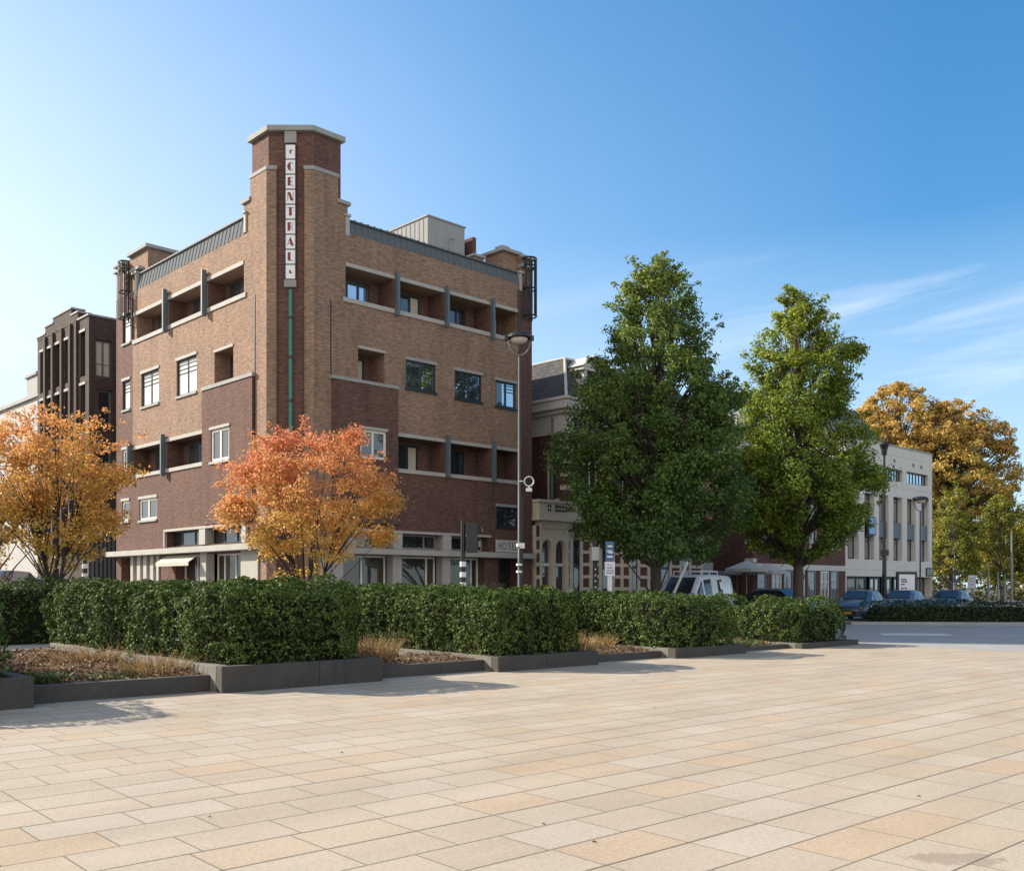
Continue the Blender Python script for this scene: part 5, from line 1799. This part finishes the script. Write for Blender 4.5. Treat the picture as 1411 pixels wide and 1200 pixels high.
def car(name, label, cat, loc, head, prof, body, group=None, cabin=(3, 7), side=None, plate=True, hs=1.0):
    """loft of cross sections along x; cabin = stations between which the glass lies"""
    r = root(name, label, cat, (loc[0], loc[1], 0), math.atan2(head[1], head[0]), group)
    prof = [(x, zb, zs * hs, zt * hs, hw, ht) for x, zb, zs, zt, hw, ht in prof]
    def sec(p):
        x, zb, zs, zt, hw, ht = p
        h = [(0, zb), (hw * .82, zb), (hw * .97, zb + .12), (hw, (zb + zs) * .52), (hw * .985, zs), (ht + (hw * .985 - ht) * .12, zt - (zt - zs) * .10), (ht * .9, zt), (ht * .5, zt + .018), (0, zt + .025)]
        return [(x, y, z) for y, z in h] + [(x, -y, z) for y, z in h[-2:0:-1]]
    # finer loft
    fine = []
    for a, b in zip(prof, prof[1:]):
        for t in (0, .34, .67):
            fine.append(tuple(p + (q - p) * t for p, q in zip(a, b)))
    fine.append(prof[-1])
    mb = MB()
    S = [sec(p) for p in fine]
    k = len(S[0])
    for s in S: mb.v += s
    for i in range(len(S) - 1):
        for j in range(k):
            j2 = (j + 1) % k
            mb.f.append((i * k + j, i * k + j2, (i + 1) * k + j2, (i + 1) * k + j)); mb.m.append(0)
    mb.f.append(tuple(range(k))[::-1]); mb.f.append(tuple((len(S) - 1) * k + j for j in range(k))); mb.m += [0, 0]
    bo = build('body', mb, body, r, smooth=True)
    def pt(i, j, sgn, off):
        p = sec(prof[i])[j]
        q = Vector((p[0], p[1] * sgn, p[2]))
        return q + off
    def pane(nm, q, ins=.88, off=.012):
        c = sum(q, Vector()) / 4
        q = [c + (v - c) * ins for v in q]
        n = (q[1] - q[0]).cross(q[3] - q[0]).normalized()
        if n.dot(c - Vector((c.x * .7, 0, c.z - .25))) < 0: n = -n
        mb = MB()
        mb.quad(*[tuple(v + n * off) for v in q])
        build(nm, mb, CARG, r)
    Z = Vector()
    a, b = cabin
    # windscreen and rear screen
    pane('windscreen', [pt(a, 6, 1, Z), pt(a, 6, -1, Z), pt(a + 1, 6, -1, Z), pt(a + 1, 6, 1, Z)], .9 if side is None else .84, .05)
    if b - 1 > a + 1 and side is None:
        pane('rear_window', [pt(b - 1, 6, 1, Z), pt(b - 1, 6, -1, Z), pt(b, 6, -1, Z), pt(b, 6, 1, Z)], .86, .035)
    for sgn in (1, -1):
        for i in range(a, b if side is None else a + side):
            q = [pt(i, 4, sgn, Z), pt(i + 1, 4, sgn, Z), pt(i + 1, 5, sgn, Z), pt(i, 5, sgn, Z)]
            pane('side_window', q, .86 if side is None else .82, .014)
    wr = .31 if prof is not VAN and hs == 1 else .33
    wx = prof[2][0] - .28, prof[-3][0] + .12 if len(prof) > 8 else -1.6
    for x in wx:
        for s in (1, -1):
            mb = MB()
            hw = .885 if hs == 1 and prof[3][4] < .9 else .955
            y = s * (hw - .10)
            mb.tube([(x, y - .1, wr), (x, y - .085, wr), (x, y + .085, wr), (x, y + .115, wr)], [wr * .93, wr, wr, wr * .93], 22)
            w = build('wheel', mb, TYRE, r)
            mb = MB()
            yo = y + s * .116
            mb.tube([(x, yo - .012 * s, wr), (x, yo + .006 * s, wr)], [wr * .66, wr * .6], 18)
            for q in range(5):
                an = q * 1.2566
                mb.tube([(x, yo + .01 * s, wr), (x + wr * .62 * math.cos(an), yo + .01 * s, wr + wr * .62 * math.sin(an))], .025, 5)
            build('rim', mb, RIM, w)
    for s in (1, -1):
        mb = MB()
        x, hw, zs = prof[1][0], prof[1][4], prof[1][2]
        mb.lathe([(0, .0), (.11, .01), (.13, .05), (.10, .1), (0, .12)], 12, 0, (x - .06, s * (hw - .15), zs - .06))
        build('headlight', mb, LAMPG, r, smooth=True)
        mb = MB()
        x, zs, hw = prof[cabin[0]][0] - .28, prof[cabin[0]][2], prof[cabin[0]][4]
        mb.lathe([(0, 0), (.08, .02), (.1, .07), (.08, .13), (0, .15)], 10, 0, (x, s * (hw + .07), zs + .0))
        mb.tube([(x, s * (hw - .08), zs + .04), (x, s * (hw + .06), zs + .06)], .025, 6)
        build('mirror', mb, body, r, smooth=True)
        mb = MB()
        x, hw, zs = prof[-1][0], prof[-1][4], prof[-1][2]
        mb.box(x + .0, x + .07, s * (hw - .16), s * (hw - .02), zs - .12, zs + .04)
        build('tail_lamp', mb, TAIL, r)
    mb = MB()
    f = prof[0]
    mb.box(f[0] - .02, f[0] + .035, -.45, .45, .3, f[2] - .02)
    build('grille', mb, BLKM, r)
    if plate:
        mb = MB()
        mb.box(f[0] + .03, f[0] + .05, -.26, .26, .33, .43)
        build('number_plate', mb, PLATE, r)
    return r


W_WHITE, W_SILV, W_NAVY, W_BLACK, W_GREY, W_BLUE = (paint('white_paintwork', (.72, .74, .75), 0), paint('silver_paintwork', (.42, .43, .44), .5),
    paint('slate_blue_paintwork', (.075, .11, .16), .4), paint('black_paintwork', (.012, .012, .014), .2), paint('grey_blue_paintwork', (.16, .19, .23), .5), paint('blue_paintwork', (.02, .09, .32), .3))
vx, vy = at(956, 42)
V = car('white_van', 'white delivery van with roof rack behind the short hedge', 'van', (vx, vy), (-.55, -.83), VAN, W_WHITE, cabin=(2, 6), side=2, hs=1.09)
mb = MB()
for y in (.62, -.62): mb.tube([(.7, y, 2.3), (-1.1, y, 2.3)], .035, 6)
for x in (.7, -.2, -1.1):
    mb.tube([(x, .62, 2.3), (x, -.62, 2.3)], .035, 6)
    for y in (.62, -.62): mb.tube([(x, y, 2.05), (x, y, 2.3)], .025, 5)
build('roof_rack', mb, W_WHITE, V)
mb = MB()
mb.quad((-.55, .955, 1.25), (-1.0, .955, 1.25), (-1.0, .845, 1.95), (-.55, .845, 1.95))
build('emblem_panel', mb, INK, V)
mb = MB()
mb.poly([(-.63, .90, 1.88), (-.95, .91, 1.80), (-.9, .935, 1.58), (-.78, .945, 1.48), (-.66, .93, 1.62)])
build('emblem', mb, WHTP, V)
car('parked_car', 'slate blue hatchback parked at the left end of the low hedge', 'car', at(1184, 49), (-.58, -.81), HATCH, W_NAVY, 'cars parked across the road')
car('parked_car', 'grey blue hatchback parked second from the left, before the billboard', 'car', at(1243, 52), (-.60, -.80), HATCH, W_GREY, 'cars parked across the road')
car('parked_car', 'dark grey hatchback parked farthest right behind the low hedge', 'car', at(1308, 54), (-.62, -.78), HATCH,
    paint('graphite_paintwork', (.07, .08, .095), .4), 'cars parked across the road')
car('black_car', 'black car with pale window glare, mostly hidden behind the end hedge', 'car', at(1078, 46), (.55, -.83), HATCH, W_BLACK, hs=1.06)
car('silver_van', 'silver van behind the left shaded hedge, under the orange maples', 'van', (-15.75, 29.2), (.985, -.17), VAN, W_SILV, cabin=(2, 7), hs=1.1)
car('blue_car', 'bright blue car behind the silver van at the left', 'car', (-17.1, 36.4), (.8, -.6), HATCH, W_BLUE, hs=1.35)


# ------------------------------------------------------------------ lamps, signals, signs
def bands(mb, x, r_, zs, m=1):
    for a, b in zs: mb.cyl(0, 0, a, b, r_, 12, m)


def bowl_lamp(label, loc, h, w, rot, ring=False, group=None):
    r = root('street_lamp', label, 'street lamp', (*loc, 0), rot, group)
    mb = MB()
    mb.tube([(0, 0, 0), (0, 0, 1.1), (0, 0, 1.15), (0, 0, h - w * .95)], [.075, .075, .05, .035], 12)
    build('pole', mb, POLEM if ring else BLKM, r, smooth=True)
    mb = MB()
    pts = []
    for i in range(15):
        a = math.pi * i / 14
        pts.append((w * .46 * math.cos(a), 0, h - w * .28 - w * .66 * math.sin(a)))
    mb.tube(pts, .022, 6)
    build('yoke', mb, GREYM if ring else BLKM, r, smooth=True)
    mb = MB()
    mb.lathe([(0, .17 * w), (.22 * w, .165 * w), (.42 * w, .10 * w), (.5 * w, 0), (.5 * w, -.05 * w), (.44 * w, -.09 * w)], 24, 0, (0, 0, h - .18 * w))
    for s in (1, -1): mb.box(s * .44 * w, s * .6 * w, -.05, .05, h - .32 * w, h - .12 * w)
    build('hood', mb, BLKM, r, smooth=False)
    mb = MB()
    mb.lathe([(.36 * w, 0), (.34 * w, -.06 * w), (.26 * w, -.14 * w), (.13 * w, -.19 * w), (0, -.2 * w)], 20, 0, (0, 0, h - .26 * w))
    build('bowl', mb, pmat('frosted_bowl', (.62, .58, .50), .3, .08, 4), r, smooth=True)
    if ring:
        mb = MB()
        zr = 5.08
        mb.torus((.31, -.08, zr), .155, .024, 'y', 24, 8)
        mb.tube([(.0, -.08, zr), (.14, -.08, zr)], .02, 6)
        build('ring', mb, pmat('pale_ring', (.6, .6, .6), .5, .05, 4), r, smooth=True)
        mb = MB()
        mb.box(.22, .4, -.14, -.02, zr - .33, zr - .22)
        mb.cyl(.31, -.08, zr - .24, zr - .16, .03, 8)
        build('camera_box', mb, WHTP, r)
        mb = MB()
        mb.cyl(0, 0, 2.95, 3.05, .10, 12); mb.cyl(0, 0, 2.33, 2.4, .10, 12); mb.cyl(0, 0, 2.1, 2.17, .10, 12)
        mb.box(0, .17, -.06, .06, 2.9, 3.07)
        build_each('white_band', mb, WHTP, r)
        mb = MB()
        mb.cyl(.085, 0, 0.2, 4.6, .045, 8)
        build('cable_duct', mb, BLKM, r)
    return r


bowl_lamp('tall grey street lamp with bowl head and ring sign before the hotel corner', at(715.5, 32), 9.95, .8, rad(8), True)
bowl_lamp('black street lamp with flared pale head before the office right end', at(1268, 58), 7.0, .95, rad(20))
r = root('lamp_post', 'thin black lantern post before the office, beside the second tall tree', 'street lamp', (*at(1218.5, 52), 0))
mb = MB()
mb.tube([(0, 0, 0), (0, 0, 1.2), (0, 0, 3.3), (0, 0, 3.35), (0, 0, 8.6)], [.13, .12, .11, .075, .06], 10)
build('pole', mb, BLKM, r)
mb = MB()
mb.lathe([(0, 8.6), (.12, 8.62), (.17, 8.95), (.23, 9.12), (.25, 9.17), (.14, 9.32), (0, 9.4)], 14)
build('lantern', mb, BLKM, r)
mb = MB()
mb.box(-.2, .2, -.12, .12, 3.3, 3.6)
build('fuse_box', mb, BLKM, r)


def signal(label, loc, rot, zt=3.75, heads=True):
    r = root('traffic_light', label, 'traffic light', (*loc, 0), rot, 'traffic lights on banded poles')
    mb = MB()
    mb.cyl(0, 0, 0, zt, .075, 12)
    build('pole', mb, BLKM, r)
    for z in (1.35, 1.62, 1.95, 2.28):
        mb = MB()
        mb.cyl(0, 0, z, z + .16, .1, 12)
        build_each('white_band', mb, WHTP, r)
    if heads:
        mb = MB()
        mb.box(.11, .46, -.14, .1, 2.72, 3.66)
        mb.box(.44, .56, -.04, .04, 3.5, 3.56)
        mb.tube([(.0, 0, 2.8), (.2, 0, 2.8)], .03, 6); mb.tube([(.0, 0, 3.55), (.2, 0, 3.55)], .03, 6)
        hd = build('signal_head', mb, pmat('signal_black', (.025, .03, .03), .5, .2, 4), r, bevel=.02)
        mb = MB()
        for z in (2.88, 3.18, 3.48):
            mb.tube([(.285, .1, z), (.285, .3, z)], [.11, .12], 14, cap=False)
        build('visor', mb, BLKM, hd)
        mb = MB()
        mb.tube([(.56, .02, 3.54), (.62, .02, 3.45), (.62, .02, 3.38)], .02, 6)
        mb.cyl(.5, .0, 2.9, 3.1, .07, 8)
        build('sounder', mb, GREYM, hd)
    return r


signal('black traffic light seen from behind, its banded pole before the hotel shop front', at(638, 31), 0)
signal('black and white banded traffic light pole among orange leaves at left', at(117, 34), rad(160), 3.5)
r = root('banded_post', 'thin black post with white patches beside the left orange tree trunk', 'post', (*at(78.5, 30), 0))
mb = MB()
mb.cyl(0, 0, 0, 2.9, .06, 10)
build('pole', mb, BLKM, r)
mb = MB()
for z in (1.5, 1.75, 2.2, 2.5): mb.cyl(0, 0, z, z + .09, .068, 10)
build_each('white_band', mb, WHTP, r)

# wayfinding boards left of the first tall tree
r = root('info_sign', 'blue board above a white board with lines on a white post', 'sign', (*at(840, 35), 0), rad(10))
r.scale = (.9, .9, .9)
mb = MB()
mb.box(-.09, .09, -.04, .04, 0, 2.26)
build('post', mb, WHTP, r)
mb = MB()
mb.box(-.2, .2, -.05, .03, 2.26, 2.82)
wb = build('white_board', mb, WHTP, r)
mb = MB()
for z, a, b in ((2.68, -.12, -.02), (2.66, .02, .07), (2.56, -.14, .12), (2.45, -.15, .16), (2.36, -.15, .15)): mb.box(a, b, -.056, -.05, z, z + .035)
build('lettering', mb, BLUE, wb)
mb = MB()
mb.box(-.17, .17, -.05, .03, 2.83, 3.62)
bb = build('blue_board', mb, BLUE, r)
mb = MB()
for z, a, b in ((3.4, -.1, .1), (3.2, -.12, .08), (3.15, -.06, .12), (2.98, -.12, .12)): mb.box(a, b, -.056, -.05, z, z + .07)
build('lettering', mb, WHTP, bb)
r = root('poster_column', 'black post with a pale poster box, left of the blue board', 'sign', (*at(820, 35.5), 0), rad(5))
r.scale = (.9, .9, .9)
mb = MB()
mb.cyl(0, 0, 0, 3.7, .09, 12)
build('post', mb, BLKM, r)
mb = MB()
mb.box(-.15, .15, -.14, .1, 2.88, 3.42)
build('box', mb, SIGNG, r, bevel=.01)
mb = MB()
for i in range(6): mb.box(-.03, .03, -.098, -.088, 1.3 + i * .24, 1.36 + i * .24)
build_each('white_mark', mb, WHTP, r)
r = root('leaning_pole', 'pale pole leaning sideways in front of the white van', 'pole', (*at(903, 33), 0))
mb = MB()
mb.tube([(0, 0, 0), (.62, 0, 1.4), (1.1, 0, 2.48)], [.05, .045, .04], 10)
build('pole', mb, pmat('pale_wood', (.42, .40, .36), .8, .2, 5, .2), r)

# billboard before the office
r = root('billboard', 'white billboard in a black frame with an orange strip, before the office', 'sign', (*at(1249, 56), 0), rad(14))
mb = MB()
mb.box(-.65, .65, -.06, .06, 2.35, 2.5); mb.box(-.65, -.52, -.06, .06, 0, 2.35); mb.box(.52, .65, -.06, .06, 0, 2.35)
build('frame', mb, BLKM, r)
mb = MB()
mb.box(-.52, .52, -.05, .02, 1.3, 2.35)
pn = build('panel', mb, SIGNW, r)
mb = MB()
for z, a, b in ((2.02, -.4, -.02), (1.9, -.4, .02), (1.74, -.4, -.15), (1.52, -.4, -.22), (1.52, -.16, .0)): mb.box(a, b, -.056, -.05, z, z + .07)
build('lettering', mb, INK, pn)
mb = MB()
mb.box(-.45, .05, -.05, .02, .9, 1.29)
build('tan_strip', mb, pmat('tan_print', (.5, .33, .2), .6, .1, 4), r)
mb = MB()
mb.box(.051, .5, -.05, .02, .9, 1.29)
build('orange_strip', mb, pmat('orange_print', (.5, .11, .03), .6, .1, 4), r)
r = root('notice_board', 'small grey white notice board on a post right of the parked cars', 'sign', (*at(1339, 60), 0), rad(10))
mb = MB()
mb.box(-.25, .25, -.03, .03, 1.55, 2.35)
bd = build('board', mb, pmat('grey_board', (.45, .45, .47), .6, .08, 3), r)
mb = MB()
for z in (1.75, 1.95, 2.1): mb.box(-.17, .15, -.036, -.03, z, z + .06)
build('lettering', mb, GREYM, bd)
mb = MB()
mb.cyl(.1, 0.06, 0, 2.3, .03, 8)
build('post', mb, GREYM, r)
for k, (px, Y, h, lab) in enumerate(((1362, 62, 3.1, 'pale steel post right of the notice board'), (1375, 66, 2.6, 'shorter pale steel post between two others at right'),
                                     (1384.5, 68, 2.5, 'pale steel post close beside the tall slim pole'), (1394, 58, 4.9, 'tall slim pole at far right before the green tree'))):
    r = root('steel_post', lab, 'post', (*at(px, Y), 0), 0, 'steel posts at the far right')
    mb = MB()
    mb.tube([(0, 0, 0), (0, 0, h * .72), (0, 0, h * .73), (0, 0, h)], [.075, .075, .05, .045], 10)
    build('pole', mb, GREYM, r)


def bike(label, loc, rot):
    r = root('bicycle', label, 'bicycle', (*loc, 0), rot, 'parked bicycles')
    for x in (-.52, .52):
        mb = MB()
        mb.torus((x, 0, .34), .32, .022, 'y', 24, 6)
        w = build('wheel', mb, TYRE, r)
        mb = MB()
        for i in range(8):
            a = math.pi * i / 8
            mb.tube([(x + .31 * math.cos(a), 0, .34 + .31 * math.sin(a)), (x - .31 * math.cos(a), 0, .34 - .31 * math.sin(a))], .004, 4)
        build('spokes', mb, GREYM, w)
    mb = MB()
    for a, b in (((-.52, 0, .34), (-.12, 0, .3)), ((-.12, 0, .3), (-.22, 0, .85)), ((-.12, 0, .3), (.38, 0, .82)), ((-.2, 0, .78), (.36, 0, .86)), ((.52, 0, .34), (.36, 0, .98)), ((-.52, 0, .34), (-.2, 0, .75))):
        mb.tube([a, b], .018, 6)
    build('frame', mb, BLKM, r)
    mb = MB()
    mb.tube([(.2, -.28, 1.02), (.36, -.2, 1.02), (.36, .2, 1.02), (.2, .28, 1.02)], .015, 6)
    build('handlebar', mb, GREYM, r)
    mb = MB()
    mb.prism([(-.38, -.08), (-.12, -.03), (-.12, .03), (-.38, .08)], .88, .94)
    build('saddle', mb, BLKM, r)
bike('black bicycle parked right of the parked cars', at(1333, 58.5), rad(60))
bike('black bicycle leaning by the pale steel post', at(1351, 59.5), rad(40))
bike('black bicycle before the shop front, behind the short hedge', at(808, 44), rad(44))

# ------------------------------------------------------------------ trees
T1 = [(2.6, 1.4), (3.1, 2.2), (4.0, 2.85), (5.4, 3.05), (6.9, 3.1), (8.4, 2.95), (9.4, 2.7), (10.2, 2.15), (11.2, 1.75), (12.4, 1.4), (13.3, 1.0), (13.9, .5), (14.3, .12)]
tree('tall_tree', 'taller dark green pyramidal tree between the hotel and the white van', at(904, 38), T1, 470, 215, .125, LF_OAK, BARK, .24, 101,
     'tall green pyramidal trees', (.3, .75), .75, limb=.1, nofill=.55, sprig=110, loose=.1, extra=[(-2.7, -.5, 7.0, .4, 8), (2.8, .2, 9.0, .5, 12), (-1.0, 0, 12.9, .3, 4), (0, -2.2, 3.3, .8, 10)])
T2 = [(2.9, 1.2), (3.6, 2.3), (5.0, 2.9), (6.8, 3.0), (8.3, 2.65), (9.6, 2.3), (11.2, 2.05), (12.6, 1.55), (13.7, 1.0), (14.6, .5), (15.2, .12)]
tree('tall_tree', 'yellower green pyramidal tree in front of the pale office', at(1100, 45), T2, 440, 210, .135, LF_OAKY, BARK, .26, 202,
     'tall green pyramidal trees', (.3, .75), .75, limb=.1, nofill=.55, sprig=110, loose=.1, extra=[(2.4, -.3, 12.4, .45, 9), (3.3, 0, 6.6, .6, 12), (-2.3, 0, 10.2, .5, 9), (-2.6, -.6, 7.6, .6, 10)])
TA = [(1.9, .7), (2.4, 1.15), (3.0, 1.5), (3.7, 1.9), (4.4, 2.0), (5.1, 1.8), (5.6, 1.35), (6.05, .6)]
tree('maple_tree', 'bushy orange red maple with several stems before the hotel corner', at(424, 28), TA, 150, 135, .088, LF_MAPLE, BARKD, .05, 303,
     'orange autumn maples', (.28, .52), .6, stems=[(-1.3, .3), (-.25, -.2), (.5, .4), (1.5, -.3), (.2, .8)], limb=.16, nofill=.3, loose=.12, sprig=26,
     extra=[(-2.1, -.2, 3.75, .45, 12), (2.1, -.3, 4.0, .5, 14), (2.2, 0, 3.0, .3, 6), (1.1, -.2, 5.85, .35, 9), (-1.7, .2, 4.9, .35, 8), (2.2, .2, 4.6, .3, 4), (-.7, -.4, 5.7, .4, 8)])
TB = [(2.2, .7), (2.9, 1.3), (3.7, 1.65), (4.5, 1.8), (5.3, 1.6), (5.9, 1.1), (6.3, .4)]
tree('maple_tree', 'orange maple with dark leaning stems before the dark brick block', at(74, 27), TB, 105, 125, .088, LF_MAPLEL, BARKD, .07, 404,
     'orange autumn maples', (.28, .52), .65, stems=[(-1.0, .2), (.3, -.2), (.9, .5)], limb=.2, nofill=.3, loose=.12, sprig=45,
     extra=[(1.7, -.2, 4.7, .4, 9), (1.4, 0, 3.5, .4, 8), (-1.4, 0, 5.7, .4, 8), (-1.7, -.3, 3.6, .4, 8)])
tree('maple_tree', 'orange maple cut by the left edge of the picture, above the silver van', at(6, 27.3), [(2.3, .8), (3.2, 1.7), (4.2, 1.9), (5.2, 1.6), (6.2, .5)], 95, 140, .09,
     LF_MAPLEL, BARK, .10, 505, 'orange autumn maples', (.3, .55), .65, limb=.35, nofill=.3, loose=.1, sprig=30, lean=(-.14, 0))
TP = [(4, 2.8), (8, 5.4), (12.5, 6.4), (17, 6.0), (20.4, 4.6), (22.4, 2.4), (23.4, .8)]
tree('plane_tree', 'huge orange plane tree rising behind the pale office roof', at(1236, 106), TP, 600, 105, .29, LF_PLANE, BARK, .42, 606, 'huge autumn plane trees', (.45, 1.05), .75, limb=.25, nofill=.45, sprig=90, loose=.12)
TQ = [(3.5, 2.8), (7, 5.6), (11.5, 6.8), (15.5, 6.4), (18.6, 4.9), (20.4, 2.4), (21.3, .8)]
tree('plane_tree', 'huge browner plane tree right of the pale office', at(1312, 104), TQ, 600, 105, .29, LF_PLANE, BARK, .42, 707, 'huge autumn plane trees', (.45, 1.05), .75, limb=.25, nofill=.45, sprig=90, loose=.12)
TY = [(2.2, .9), (3.2, 1.8), (5.2, 2.3), (7.2, 1.9), (9.2, 1.1), (10.6, .2)]
tree('street_tree', 'slim yellow green street tree right of the office corner', at(1315, 84), TY, 130, 130, .19, LF_YOUNG, GREYM, .13, 808, 'young street trees', (.4, .75), .8, limb=.2, nofill=.4, sprig=30)
tree('street_tree', 'round yellow green street tree at the right, behind the tall slim pole', at(1378, 86), [(2.0, 1.1), (3, 2.0), (4.8, 2.6), (6.6, 2.3), (8.2, 1.3), (9.6, .2)], 130, 130, .19,
     LF_YOUNG, BARK, .13, 909, 'young street trees', (.4, .8), .8, limb=.2, nofill=.4, sprig=30)
tree('street_tree', 'yellow green street tree cut by the right edge of the picture', at(1430, 84), [(2.0, 1.0), (3.2, 2.0), (5.2, 2.4), (7, 1.9), (8.4, .9), (9.2, .2)], 110, 130, .19,
     LF_YOUNG, BARK, .13, 919, 'young street trees', (.4, .8), .8, limb=.2, nofill=.4, sprig=30)
# far rows of trees closing the view at the end of the road
g = np.random.default_rng(77)
n = 16000
cx = g.uniform(0, 1, 260)
cc = np.stack([60 + cx * 110, 150 + g.uniform(-12, 12, 260), 2 + 8.5 * g.uniform(0, 1, 260) ** .8 * (.7 + .3 * np.sin(cx * 19))], 1)
idx = g.integers(0, 260, n)
d = g.normal(size=(n, 3))
d /= np.linalg.norm(d, axis=1, keepdims=True)
fo = leaf_cloud('far_trees', cc[idx] + d * (g.uniform(0, 1, n) ** .4 * 2.3)[:, None], d + np.array([0, 0, .5]), .75, LF_FAR, seed=78)
fo['kind'] = 'stuff'
tag(fo, 'distant row of autumn trees closing the view at right', 'trees')
n = 5000
cc = np.stack([g.uniform(42, 125, n), 118 + g.uniform(-2, 2, n), g.uniform(0, 1, n) ** 1.2 * 2.6], 1)
fo = leaf_cloud('far_shrubs', cc, np.tile([0, -1., .6], (n, 1)), .55, LF_FAR, seed=79)
fo['kind'] = 'stuff'
tag(fo, 'distant shrubs under the far trees', 'shrubs')
